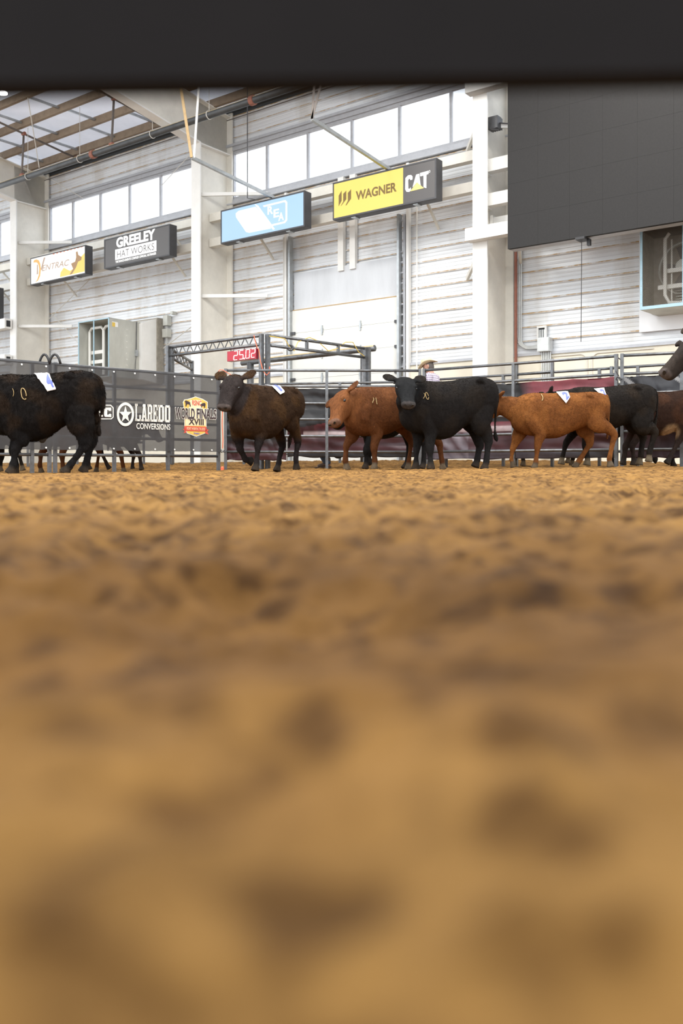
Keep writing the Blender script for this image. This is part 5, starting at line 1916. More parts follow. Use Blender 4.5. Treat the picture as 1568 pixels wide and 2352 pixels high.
        if leg is not None:
            m = (1 - smooth01(leg_z[1] * k, leg_z[0] * k, co[:, 2]))[:, None] * (1 - inhead)[:, None]
            col = col * (1 - m) + np.array(leg) * m
        if face is not None:
            m = inhead[:, None]
            col = col * (1 - m) + np.array(face) * m
        if muzzle is not None:
            m = muzm[:, None]
            col = col * (1 - m) + np.array(muzzle) * m
        if belly_patch is not None:
            c, rad, pc = belly_patch
            m = (1 - smooth01(rad * 0.5, rad, np.linalg.norm(co - np.array(c), axis=1)))[:, None]
            col = col * (1 - m) + np.array(pc) * m
        # ears inside darker
        m = hoofmask[:, None]
        col = col * (1 - m) + np.array(hoofc) * m
        # dusty feet
        dm = (1 - smooth01(0.0, 0.12 * k, co[:, 2]))[:, None] * 0.22
        col = col * (1 - dm) + np.array((0.17, 0.10, 0.045)) * dm * 0.7 + col * dm * 0.3
        at = me.color_attributes.new('Col', 'FLOAT_COLOR', 'POINT')
        at.data.foreach_set('color', np.hstack([col, np.ones((nv, 1))]).astype(np.float32).ravel())
        me.materials.clear()
        me.materials.append(M['hide'])
        me.polygons.foreach_set('use_smooth', [True] * len(me.polygons))
        me.update()
        b = bpy.data.objects.new('body', me)
        COL.objects.link(b)
        b.parent = self.root
        self.bodymesh = me
        self.bvh = BVHTree.FromPolygons([tuple(c) for c in co2], [tuple(p.vertices) for p in me.polygons])
        q = self.q
        if eyes:
            for sg in (-1, 1):
                e0 = self.poll + a * (.185 * q) + s * (sg * .25 * q) + u * (.028 * q)
                h = self.bvh.ray_cast(e0, -s * sg)
                c = h[0] if h[0] is not None else e0
                em = MB()
                rr = 0.021 * q
                rings = []
                for i in range(1, 8):
                    f = PI * i / 8
                    rings.append([c - s * sg * 0.013 * q + (a * math.cos(w) * 1.15 + u * math.sin(w) * 0.9) * rr * math.sin(f) + s * sg * rr * math.cos(f) for w in np.linspace(0, 2 * PI, 12, endpoint=False)])
                ring_tube(em, rings)
                self.child('eye', em, M['eye'], True)
            for sg in (-1, 1):
                n0 = self.poll + a * (.60 * q) + s * (sg * .040 * q) + u * (.020 * q)
                h = self.bvh.ray_cast(n0, -a)
                if h[0] is not None:
                    nm = h[1]
                    c = h[0]
                    t1 = (s * sg * 0.8 + u * 0.5); t1 = (t1 - nm * t1.dot(nm)).normalized(); t2 = nm.cross(t1)
                    em = MB()
                    em.add([c + nm * 0.004 + t1 * .021 * q * math.cos(w) + t2 * .013 * q * math.sin(w) for w in np.linspace(0, 2 * PI, 12, endpoint=False)] + [c - nm * 0.004 + t1 * .02 * q * math.cos(w) + t2 * .012 * q * math.sin(w) for w in np.linspace(0, 2 * PI, 12, endpoint=False)],
                           [tuple(range(12))] + [(i, (i + 1) % 12, 12 + (i + 1) % 12, 12 + i) for i in range(12)])
                    self.child('nostril', em, M['nostril'])
        if fur:
            # short hair strands standing a little off the hide
            polys = np.array([p.vertices[:3] for p in me.polygons])
            area = np.empty(len(me.polygons)); me.polygons.foreach_get('area', area)
            ok = (hoofmask[polys[:, 0]] < 0.3) & (muzm[polys[:, 0]] < 0.3)
            pr = area * ok; pr /= pr.sum()
            pick = r.choice(len(polys), fur, p=pr)
            w = r.dirichlet((1, 1, 1), fur)
            p = (co2[polys[pick]] * w[:, :, None]).sum(1)
            nn = (no[polys[pick]] * w[:, :, None]).sum(1); nn /= np.linalg.norm(nn, axis=1)[:, None] + 1e-9
            cc = col[polys[pick][:, 0]]
            flow = np.tile(np.array([-0.55, 0, -0.85]), (fur, 1)) + r.normal(0, 0.45, (fur, 3))
            swirl = np.array([mnoise.noise(Vector((x[0] * 9, x[1] * 9, x[2] * 9 + seed))) for x in p])
            flow[:, 0] += swirl * 1.6
            flow -= nn * (flow * nn).sum(1)[:, None]
            flow /= np.linalg.norm(flow, axis=1)[:, None] + 1e-9
            ih = inhead[polys[pick][:, 0]]
            lowleg = 1 - smooth01(0.2 * k, 0.5 * k, p[:, 2])
            ln = furlen * (0.5 + r.random(fur)) * (1 - 0.65 * ih) * (1 - 0.6 * lowleg)
            tip = p + flow * ln[:, None] + nn * (ln * 0.42)[:, None]
            sd = np.cross(flow, nn) * 0.0028
            vs = np.stack([p - sd, p + sd, tip], 1).reshape(-1, 3)
            fm = bpy.data.meshes.new('coat')
            fm.vertices.add(fur * 3); fm.vertices.foreach_set('co', vs.ravel())
            fm.loops.add(fur * 3); fm.loops.foreach_set('vertex_index', np.arange(fur * 3, dtype=np.int32))
            fm.polygons.add(fur); fm.polygons.foreach_set('loop_start', np.arange(0, fur * 3, 3, dtype=np.int32)); fm.polygons.foreach_set('loop_total', np.full(fur, 3, dtype=np.int32))
            fm.update(calc_edges=True)
            shade = (0.75 + 0.6 * r.random((fur, 1)))
            fc_ = np.repeat(cc * shade, 3, 0)
            at = fm.color_attributes.new('Col', 'FLOAT_COLOR', 'POINT')
            at.data.foreach_set('color', np.hstack([fc_, np.ones((fur * 3, 1))]).astype(np.float32).ravel())
            fm.materials.append(M['fur'])
            f = bpy.data.objects.new('coat', fm)
            COL.objects.link(f)
            f.parent = self.root
            f['kind'] = 'stuff'
        return self

    def child(self, name, mb, m, smooth=False):  # a part in the animal's own frame
        me = mb.mesh(name)
        me.materials.append(m)
        if smooth:
            me.polygons.foreach_set('use_smooth', [True] * len(me.polygons))
        o = bpy.data.objects.new(name, me)
        COL.objects.link(o)
        o.parent = self.root
        return o

    def drape(self, quad, uv, off):
        """map unit-square points onto the hide, along sight lines through a photo quadrilateral (tl, tr, br, bl)"""
        o = self.Mi @ Vector((0, 0, CH))
        R3 = self.Mi.to_3x3()
        out = []
        for x, y in uv:
            tx = [quad[0][i] * (1 - x) + quad[1][i] * x for i in (0, 1)]
            bx = [quad[3][i] * (1 - x) + quad[2][i] * x for i in (0, 1)]
            px = tx[0] * (1 - y) + bx[0] * y
            py = tx[1] * (1 - y) + bx[1] * y
            d = (R3 @ Vector(((px - HX) / F, 1, (HY - py) / F))).normalized()
            for dy in range(0, 14):
                d2 = (R3 @ Vector(((px - HX) / F, 1, (HY - py - dy * 0.8) / F))).normalized() if dy else d
                h = self.bvh.ray_cast(o, d2)
                if h[0] is not None:
                    break
            if h[0] is None:
                h = self.bvh.find_nearest(o + d * self.Y)
            out.append(h[0] + h[1].normalized() * off)
        return out

    def patch(self, quad, digit, dq=(0.22, 0.18, 0.80, 0.84), shape=None, off=0.022):
        n = 12
        mb = MB()
        uv = [(i / n, j / n) for j in range(n + 1) for i in range(n + 1)]
        if shape:
            uv = [shape(x, y) for x, y in uv]
        pts = self.drape(quad, uv, off)
        for _ in range(5):
            q_ = list(pts)
            for j in range(n + 1):
                for i in range(n + 1):
                    nb = [pts[jj * (n + 1) + ii] for ii, jj in ((i - 1, j), (i + 1, j), (i, j - 1), (i, j + 1)) if 0 <= ii <= n and 0 <= jj <= n]
                    if 0 < i < n and 0 < j < n:
                        q_[j * (n + 1) + i] = sum(nb, Vector()) / len(nb) * 0.7 + pts[j * (n + 1) + i] * 0.3
            pts = q_
        mb.add(pts, [(j * (n + 1) + i, j * (n + 1) + i + 1, (j + 1) * (n + 1) + i + 1, (j + 1) * (n + 1) + i) for j in range(n) for i in range(n)])
        # cloth thickness
        m0 = self.child('number_patch', mb, M['patch'], True)
        sol = m0.modifiers.new('thick', 'SOLIDIFY'); sol.thickness = 0.004; sol.offset = -1
        if digit:
            vs, fs = text_geo(digit, 0.0, 0.045)
            a, b, c, d = dq
            bm = bmesh.new()
            bv = [bm.verts.new((x, y, 0)) for x, y in vs]
            for f in fs:
                try:
                    bm.faces.new([bv[i] for i in f])
                except ValueError:
                    pass
            bmesh.ops.triangulate(bm, faces=bm.faces[:])
            bmesh.ops.subdivide_edges(bm, edges=bm.edges[:], cuts=4, use_grid_fill=True)
            bm.verts.index_update()
            vs = [(v.co.x, v.co.y) for v in bm.verts]
            fs = [tuple(v.index for v in f.verts) for f in bm.faces]
            bm.free()
            out = []
            for x, y in vs:
                gx = min(n - 1e-4, max(0, (a + (c - a) * x) * n)); gy = min(n - 1e-4, max(0, (d - (d - b) * y) * n))
                i, j = int(gx), int(gy); fx, fy = gx - i, gy - j
                p00, p10, p01, p11 = (pts[jj * (n + 1) + ii] for ii, jj in ((i, j), (i + 1, j), (i, j + 1), (i + 1, j + 1)))
                p = p00 * (1 - fx) * (1 - fy) + p10 * fx * (1 - fy) + p01 * (1 - fx) * fy + p11 * fx * fy
                nn = (p10 - p00).cross(p01 - p00)
                nn = nn.normalized() if nn.length > 1e-9 else Vector((0, 1, 0))
                if nn.dot(self.Mi @ Vector((0, 0, CH)) - p) < 0:
                    nn = -nn
                out.append(p + nn * 0.010)
            mb = MB(); mb.add(out, fs)
            nb_ = self.child('number', mb, M['patch_blue'])
            nb_.parent = m0
        return m0

    def brand(self, pts, m=None, w=0.006):
        """pale hair-brand line on the shoulder"""
        q = self.drape(((0, 0), (1568, 0), (1568, 2352), (0, 2352)), [(x / 1568, y / 2352) for x, y in pts], 0.012)
        mb = MB(); mb.tube(q, w, 5)
        return self.child('hair_brand', mb, M['tan_brand'])


M['tan_brand'] = mat('tan_brand', (0.34, 0.24, 0.11), 0.9)
BLACK = (0.0085, 0.0068, 0.0062)
BROWNBLK = (0.019, 0.0115, 0.007)
DKBROWN = (0.036, 0.019, 0.010)
REDC = (0.150, 0.053, 0.014)
GC_ = 'cattle walking along the arena fence'

# --- A: black steer numbered 4, left edge
A = Animal('steer', 'shaggy black steer with patch 4 on its back, its head beyond the left edge', 'cattle', 97, 11.0, 2, 1.235, GC_, lsc=1.0)
A.body(rump=0.0, belly=0.11, deep=0.06)
A.leg_front((36, 1033), (30, 1070), (23, 1088), 0.15, elbow=(48, 1000), thick=1.15)
A.leg_front((31, 1034), (36, 1070), (32, 1086), -0.13, elbow=(44, 1000), thick=1.1)
A.leg_hind((194, 1024), (160, 1070), (147, 1087), 0.16, stifle=(186, 975), thick=1.12)
A.leg_hind((211, 1014), (197, 1066), (190, 1085), -0.14, stifle=(196, 975), thick=1.1)
k = A.k
A.head(Vector((1.02, -0.02, 1.22)) * k, Vector((1.28, -0.04, 0.83)) * k, (0.7, 0, 0.7), neck_w=1.08)
A.tail([A.ray(*p, 0.0) for p in ((228, 873), (237, 900), (236, 935), (229, 965), (226, 990), (228, 1002))])
A.finish(BLACK, leg=(0.010, 0.009, 0.009), brown=BROWNBLK, fur=60000, furlen=0.027, lump=0.010, seed=3)
A.patch(((78, 858), (112, 858), (131, 894), (110, 900)), '4', (0.46, 0.16, 1.0, 0.88), shape=lambda x, y: (x * (1 - 0.06 * y) + 0.02 * y, y))
A.brand([(55 + 5.5 * math.cos(w) + 2.5 * math.sin(w), 905 + 13 * math.sin(w)) for w in np.linspace(0.9, 2 * PI + 0.4, 18)])
A.brand([(30 + 2 * math.sin(w * 3), 893 + 18 * w) for w in np.linspace(0, 1, 6)], w=0.004)
sh = MB(); c = A.ray(97, 1012, 0)
limb(sh, [(*(c + Vector((0, 0, 0.06))), .05, .06), (*(c), .035, .045), (*(c - Vector((0, 0, 0.03))), .014, .016)], (0, 1, 0), 10, 3)
A.child('sheath', sh, M['cable_black'], True)

# --- B: dark brown heifer numbered 1
B = Animal('heifer', 'dark brown shaggy calf with patch 1 walking toward the camera, head turned', 'cattle', 609, 12.15, 56, 1.165, GC_, wsc=1.04)
B.body(rump=-0.02, belly=0.06, deep=0.06)
B.leg_front((551, 1030), (563, 1055), (577, 1059), -0.16, elbow=(547, 998), thick=1.1)
B.leg_front((592, 1025), (589, 1063), (585, 1082), 0.15, elbow=(600, 985), thick=1.15)
B.leg_hind((684, 1014), (679, 1054), (681, 1079), 0.16, thick=1.05)
B.leg_hind((648, 1022), (640, 1062), (635, 1083), -0.15, thick=1.1)
B.head(B.at(539, 868, 11.62), B.at(513, 939, 11.34), B.Mi.to_3x3() @ Vector((-0.33, -0.85, 0.45)), ears=((0.70, 0.10), (0.70, 0.10)), ear_len=0.21, neck_w=1.08, hs=1.12)
B.tail([B.ray(*p, -0.03) for p in ((680, 893), (684, 930), (678, 970), (668, 1000), (662, 1030))])
B.finish(DKBROWN, leg=(0.018, 0.014, 0.0135), face=(0.024, 0.0175, 0.016), muzzle=(0.075, 0.058, 0.052), brown=(0.056, 0.028, 0.0115), fur=56000, furlen=0.021, lump=0.008, seed=5, leg_z=(0.55, 0.42))
B.patch(((609, 875), (633, 876), (652, 902), (641, 908)), 'I', (0.40, 0.16, 0.74, 0.88))

# --- C: red calf
C = Animal('calf', 'red brown calf walking left in front of a black one, head low', 'cattle', 882, 11.6, 33, 1.075, GC_)
C.body(rump=-0.02, belly=0.0, top=0.02, deep=0.02)
C.leg_front((795, 1025), (793, 1056), (797, 1080), -0.16, elbow=(808, 998), thick=1.05)
C.leg_front((858.5, 1028), (860.5, 1062), (859, 1079), 0.15, elbow=(864, 990), thick=1.05)
C.leg_hind((1008, 1018), (1015, 1062), (1017, 1079), 0.16, thick=1.0)
C.leg_hind((944, 1016), (938, 1064), (936, 1079), -0.15, thick=1.0)
C.head(C.at(787, 904, 11.28), C.at(766, 975, 10.98), C.Mi.to_3x3() @ Vector((-0.72, -0.5, 0.48)), ears=((0.62, 0.05), (-0.12, 0.0)), ear_len=0.19, neck_low=0.02, hs=1.1)
C.tail([Vector(p) * C.k for p in ((-0.72, 0, 1.17), (-0.79, 0, 0.98), (-0.79, 0, 0.75), (-0.77, 0, 0.55), (-0.76, 0, 0.45))])
C.finish((0.092, 0.032, 0.0105), muzzle=(0.17, 0.095, 0.065), hoofc=(0.12, 0.09, 0.06), brown=(0.118, 0.042, 0.0135), fur=26000, furlen=0.012, lump=0.002, seed=7, face=(0.15, 0.054, 0.017))
C.brand([(856 + 1.2 * math.sin(w * 5), 914 + 12 * w) for w in np.linspace(0, 1, 6)])
C.brand([(862 + 3 * w, 914 + 15 * w) for w in np.linspace(0, 1, 5)], w=0.005)

# --- D: black heifer looking at the camera
D = Animal('heifer', 'smooth black calf standing broadside and looking straight at the camera', 'cattle', 1027, 11.0, 17, 1.10, GC_)
D.body(rump=0.03, belly=0.09, deep=0.04)
D.leg_front((956, 1034), (955, 1067), (954, 1079), -0.16, elbow=(962, 990), thick=1.08)
D.leg_front((987, 1034), (989, 1066), (989, 1078), 0.15, elbow=(988, 985), thick=1.08)
D.leg_hind((1121, 1014), (1116, 1062), (1111, 1080), 0.16, stifle=(1104, 972), thick=1.08)
D.leg_hind((1101, 1022), (1095, 1058), (1090, 1073), -0.15, thick=1.05)
D.head(D.at(929, 873, 10.66), D.at(938, 933, 10.34), D.Mi.to_3x3() @ Vector((0.12, -0.93, 0.33)), ears=((0.62, 0.0), (0.62, 0.0)), ear_len=0.205, hs=1.08)
D.tail([D.ray(*p, 0.02) for p in ((1131, 885), (1139, 905), (1138, 950), (1136, 985), (1138, 1005), (1141, 1014))])
D.finish(BLACK, leg=(0.012, 0.011, 0.011), face=(0.0085, 0.0088, 0.0095), muzzle=(0.045, 0.039, 0.037), brown=(0.0125, 0.0092, 0.007), fur=30000, furlen=0.012, lump=0.003, seed=11)
D.brand([(980 + 3.2 * math.cos(w) + 1.5 * math.sin(w), 910 + 8 * math.sin(w)) for w in np.linspace(0.3, 2 * PI, 14)], w=0.0045)
D.brand([(973 + 2 * math.sin(w * 4), 904 + 12 * w) for w in np.linspace(0, 1, 5)], w=0.004)
hn = MB()
p0 = D.at(905, 881, 10.70)
limb(hn, [(*p0, .014, .014), (*(p0 + D.Mi.to_3x3() @ Vector((0.008, 0, 0.035))), .011, .011), (*(p0 + D.Mi.to_3x3() @ Vector((0.022, 0, 0.062))), .005, .005)], (0, 1, 0), 8, 2)
D.child('horn_tip', hn, M['sign_black'], True)

# --- E: black calf behind the red one
E_ = Animal('calf', 'black calf mostly hidden behind the walking red calf', 'cattle', 893, 12.75, 33, 1.12, GC_)
E_.body(belly=0.03, deep=0.04, top=0.01)
E_.leg_front((841, 1035), (841, 1062), (838, 1078), 0.14, thick=1.05)
E_.leg_front((847, 1040), (848, 1059), (853, 1064), -0.14, thick=1.0)
E_.leg_hind((974, 1020), (972, 1064), (968, 1077), 0.16)
E_.leg_hind((939, 1020), (934, 1060), (927, 1077), -0.15)
E_.head(E_.at(806, 930, 12.35), E_.at(769, 980, 12.12), E_.Mi.to_3x3() @ Vector((-0.6, -0.1, 0.8)), neck_low=0.05)
E_.tail([Vector(p) * E_.k for p in ((-0.72, 0, 1.17), (-0.79, 0, 0.98), (-0.79, 0, 0.75), (-0.77, 0, 0.55), (-0.76, 0, 0.45))])
E_.finish((0.009, 0.008, 0.008), muzzle=(0.03, 0.026, 0.025), fur=14000, furlen=0.014, lump=0.003, seed=13)
E_.patch(((894, 891), (907, 891), (912, 915), (903, 915)), None)

# --- F: bright red calf numbered 2
Fq = Animal('calf', 'orange red calf with patch 2, head hidden behind the black calf', 'cattle', 1283, 11.55, 2, 0.985, GC_, lsc=1.12, wsc=0.95)
Fq.body(rump=-0.03, belly=0.03, top=0.0, deep=0.0)
Fq.leg_front((1234, 1029), (1230, 1062), (1226, 1077), 0.15, elbow=(1240, 992), thick=1.05)
Fq.leg_front((1177, 1033), (1174, 1055), (1179, 1074), -0.14, elbow=(1190, 1000), thick=0.95)
Fq.leg_hind((1410, 998), (1399, 1054), (1402, 1073), 0.16, stifle=(1370, 970), thick=1.05)
Fq.leg_hind((1354, 1020), (1330, 1058), (1318, 1075), -0.14, stifle=(1345, 985), thick=1.05)
Fq.head(Fq.at(1146, 914, 11.66), Fq.at(1096, 966, 11.62), (0.3, 0, 0.9), ears=((0.9, 0.55), (0.9, 0.55)), ear_len=0.15, neck_low=0.03)
Fq.tail([Fq.ray(*p, -0.02) for p in ((1392, 908), (1398, 930), (1397, 960), (1396, 985), (1393, 1010))], sw=0.025)
Fq.finish(REDC, muzzle=(0.15, 0.08, 0.05), hoofc=(0.10, 0.075, 0.05), brown=(0.20, 0.074, 0.019), fur=28000, furlen=0.012, lump=0.002, seed=17)
Fq.patch(((1277, 904), (1303, 902), (1308, 914), (1297, 930)), '2', (0.30, 0.12, 0.86, 0.90), shape=lambda x, y: (x * (1 - 0.35 * y) + 0.33 * y * (0.4 + 0.6 * x), y))
Fq.brand([(1242 + 4 * math.sin(w * 2.4), 907 + 13 * w) for w in np.linspace(0, 1.1, 8)])

# --- G: black calf behind it
G = Animal('calf', 'dark black calf behind the orange red one, rump to the right', 'cattle', 1393, 12.15, 0, 1.11, GC_)
G.body(rump=0.0, belly=-0.02)
G.leg_hind((1503, 994), (1491, 1040), (1489, 1061), 0.16, stifle=(1476, 975))
G.leg_hind((1476, 1004), (1471, 1046), (1467, 1068), -0.15, stifle=(1460, 975))
G.leg_front((1345, 1026), (1349, 1056), (1347, 1069), 0.15)
G.leg_front((1300, 1018), (1290, 1054), (1288, 1067), -0.14)
G.head(G.at(1263, 905, 12.1), G.at(1228, 965, 11.98), (0.5, 0, 0.8), ears=((0.1, 0.9), (0.1, 0.9)), ear_len=0.17)
G.tail([G.ray(*p, 0.02) for p in ((1500, 895), (1508, 910), (1508, 950), (1500, 985), (1497, 1010))])
G.finish((0.0115, 0.009, 0.0075), muzzle=(0.03, 0.026, 0.024), brown=(0.018, 0.0125, 0.0085), hoofc=(0.13, 0.10, 0.065), fur=26000, furlen=0.014, lump=0.003, seed=19, rub=None)
G.patch(((1363, 896), (1386, 894), (1392, 909), (1383, 911)), '2', (0.35, 0.2, 0.9, 1.0))

# --- H: brown cow at the right edge
Hc = Animal('cow', 'dark reddish brown calf cut by the right edge, pale belly tuft', 'cattle', 1525, 12.82, 4, 1.09, GC_, wsc=0.92)
Hc.body(rump=-0.01, belly=0.0)
Hc.leg_hind((1557, 1014), (1538, 1052), (1530, 1065), 0.15, stifle=(1572, 970))
Hc.leg_hind((1600, 1012), (1596, 1052), (1592, 1067), -0.14)
Hc.leg_front((1452, 1024), (1455, 1056), (1454, 1069), 0.14)
Hc.leg_front((1436, 1026), (1432, 1056), (1430, 1068), -0.13)
Hc.head(Hc.at(1400, 925, 12.8), Hc.at(1362, 978, 12.75), (0.5, 0, 0.8))
Hc.tail([Vector(p) * Hc.k for p in ((-0.72, 0, 1.17), (-0.79, 0, 0.98), (-0.79, 0, 0.75), (-0.77, 0, 0.55), (-0.76, 0, 0.45))])
pc = Hc.ray(1545, 987, 0.05)
lm = MB()
limb(Hc.mb, [(*Hc.ray(1556, 978, 0.08), .05, .06), (*Hc.ray(1540, 988, 0.08), .045, .045), (*Hc.ray(1519, 998, 0.08), .02, .02)], (0, 1, 0), 10, 3)
Hc.finish((0.025, 0.0115, 0.007), leg=(0.022, 0.014, 0.011), muzzle=(0.03, 0.026, 0.024), brown=(0.042, 0.0175, 0.0085), fur=22000, furlen=0.014, lump=0.003, seed=23, belly_patch=(tuple(Hc.ray(1537, 990, 0.12)), 0.17, (0.30, 0.19, 0.10)))

# --- horse whose muzzle reaches in at the right
Hs = Animal('horse', 'dark grey brown muzzle and head of a horse reaching in from the right edge', 'horse', 1790, 9.6, 6, 1.50, None)
Hs.body(belly=-0.06, top=0.0)
for y, xo in ((0.14, 0.0), (-0.14, 0.06)):
    for fn, x in ((Hs.leg_front, 0.42), (Hs.leg_hind, -0.56)):
        def pix(lx, lz, y=y):
            w_ = Hs.Mw @ Vector((lx * Hs.k, y * Hs.k, lz * Hs.k))
            return (HX + F * w_.x / w_.y, HY - F * (w_.z - CH) / w_.y)
        if x > 0:
            fn(pix(x + xo, 0.36), pix(x + xo, 0.10), pix(x + 0.02 + xo, 0.0), y)
        else:
            fn(pix(x - xo - 0.04, 0.42), pix(x - xo, 0.10), pix(x + 0.02 - xo, 0.0), y)
Hs.head(Hs.at(1614, 762, 9.5), Hs.at(1523, 862, 9.42), (0.5, 0, 0.8), ears=((0.9, 0.9), (0.9, 0.9)), ear_len=0.14, horse=True, neck_low=-0.05)
Hs.tail([Vector(p) * Hs.k for p in ((-0.72, 0, 1.17), (-0.80, 0, 1.0), (-0.82, 0, 0.75), (-0.80, 0, 0.5), (-0.78, 0, 0.35))], sw=0.05)
Hs.finish((0.022, 0.017, 0.0145), muzzle=(0.075, 0.060, 0.054), brown=(0.030, 0.022, 0.017), fur=22000, furlen=0.010, seed=29, voxel=0.014)


# --- the herd in the pens behind the fences: copies of the calves, mostly legs show under the cloth
def copy_animal(src, loc, rz, label, sc=1.0):
    r_ = src.root.copy()
    COL.objects.link(r_)
    r_.location = loc
    r_.rotation_euler = (0, 0, rz)
    r_.scale = (sc, sc, sc)
    r_['label'] = label
    r_['group'] = 'cattle penned behind the fences'
    for ch in list(src.root.children):
        if ch.name.split('.')[0] in ('body', 'eye', 'nostril'):
            c_ = ch.copy()
            COL.objects.link(c_)
            c_.parent = r_
    return r_


pb = BA + bdir * ((0 - BA.x + (-5.04)) / bdir.x)
row = lambda a, b: pb + bdir * a - bn * b
RZ_ = math.atan2(bdir.y, bdir.x)
pen = [(G, row(-0.4, 1.0), RZ_ + PI, 'black calf penned behind the banner left of the steer numbered 4'),
       (C, row(1.7, 1.05), RZ_ + PI, 'red brown calf penned behind the banner near the left edge'),
       (G, row(0.6, 2.0), RZ_, 'black calf penned behind the banner, its legs under it near the steer'),
       (Hc, row(2.9, 2.0), RZ_, 'brown calf penned deep behind the black banner'),
       (D, row(-1.9, 2.0), RZ_, 'black calf penned behind the banner at the very left edge'),
       (G, dpt(1245, 15.2), PI - 0.63, 'black calf penned behind the red tarp, legs seen under the orange calf'),
       (E_, dpt(1470, 14.12), -0.5, 'black calf penned behind the striped tarp at the right edge')]
for src, p, rz, lab in pen:
    copy_animal(src, (p.x, p.y, gz(p.x, p.y) - 0.01), rz, lab, 0.97)

# ================================================================== PEOPLE
M['skin'] = mat('skin', (0.50, 0.27, 0.19), 0.55, var=0.12, scale=12)
M['denim'] = mat('denim', (0.065, 0.095, 0.15), 0.85, var=0.3, scale=14, bump=0.2)
M['boot'] = mat('boot_leather', (0.09, 0.055, 0.035), 0.5, var=0.2)
M['straw'] = mat('straw_hat', (0.72, 0.58, 0.36), 0.8, var=0.18, scale=40, bump=0.2, bscale=150)
M['hat_band'] = mat('hat_band', (0.28, 0.19, 0.11), 0.7)
M['hair'] = mat('grey_hair', (0.10, 0.085, 0.075), 0.8, var=0.2)


def plaid_material():
    m = bpy.data.materials.new('plaid_shirt')
    m.use_nodes = True
    nt = m.node_tree; N = nt.nodes
    b = N['Principled BSDF']; b.inputs['Roughness'].default_value = 0.85
    tc = N.new('ShaderNodeTexCoord'); sp = N.new('ShaderNodeSeparateXYZ')
    nt.links.new(tc.outputs['Object'], sp.inputs[0])
    ad = N.new('ShaderNodeMath'); ad.operation = 'ADD'
    nt.links.new(sp.outputs['X'], ad.inputs[0]); nt.links.new(sp.outputs['Y'], ad.inputs[1])
    tot = None
    for src, per in ((ad.outputs[0], 0.042), (sp.outputs['Z'], 0.042)):
        md = N.new('ShaderNodeMath'); md.operation = 'FLOORED_MODULO'; md.inputs[1].default_value = per
        nt.links.new(src, md.inputs[0])
        lt = N.new('ShaderNodeMath'); lt.operation = 'LESS_THAN'; lt.inputs[1].default_value = per * 0.36
        nt.links.new(md.outputs[0], lt.inputs[0])
        if tot is None:
            tot = lt
        else:
            a2 = N.new('ShaderNodeMath'); a2.operation = 'ADD'
            nt.links.new(tot.outputs[0], a2.inputs[0]); nt.links.new(lt.outputs[0], a2.inputs[1]); tot = a2
    dv = N.new('ShaderNodeMath'); dv.operation = 'MULTIPLY'; dv.inputs[1].default_value = 0.5
    nt.links.new(tot.outputs[0], dv.inputs[0])
    r = N.new('ShaderNodeValToRGB')
    r.color_ramp.elements[0].color = (0.72, 0.68, 0.72, 1); r.color_ramp.elements[1].color = (0.11, 0.075, 0.16, 1)
    k = r.color_ramp.elements.new(0.5); k.color = (0.34, 0.27, 0.38, 1)
    nt.links.new(dv.outputs[0], r.inputs[0]); nt.links.new(r.outputs[0], b.inputs['Base Color'])
    return m


M['plaid'] = plaid_material()
M['work_shirt'] = mat('work_shirt', (0.20, 0.20, 0.22), 0.85, var=0.2)


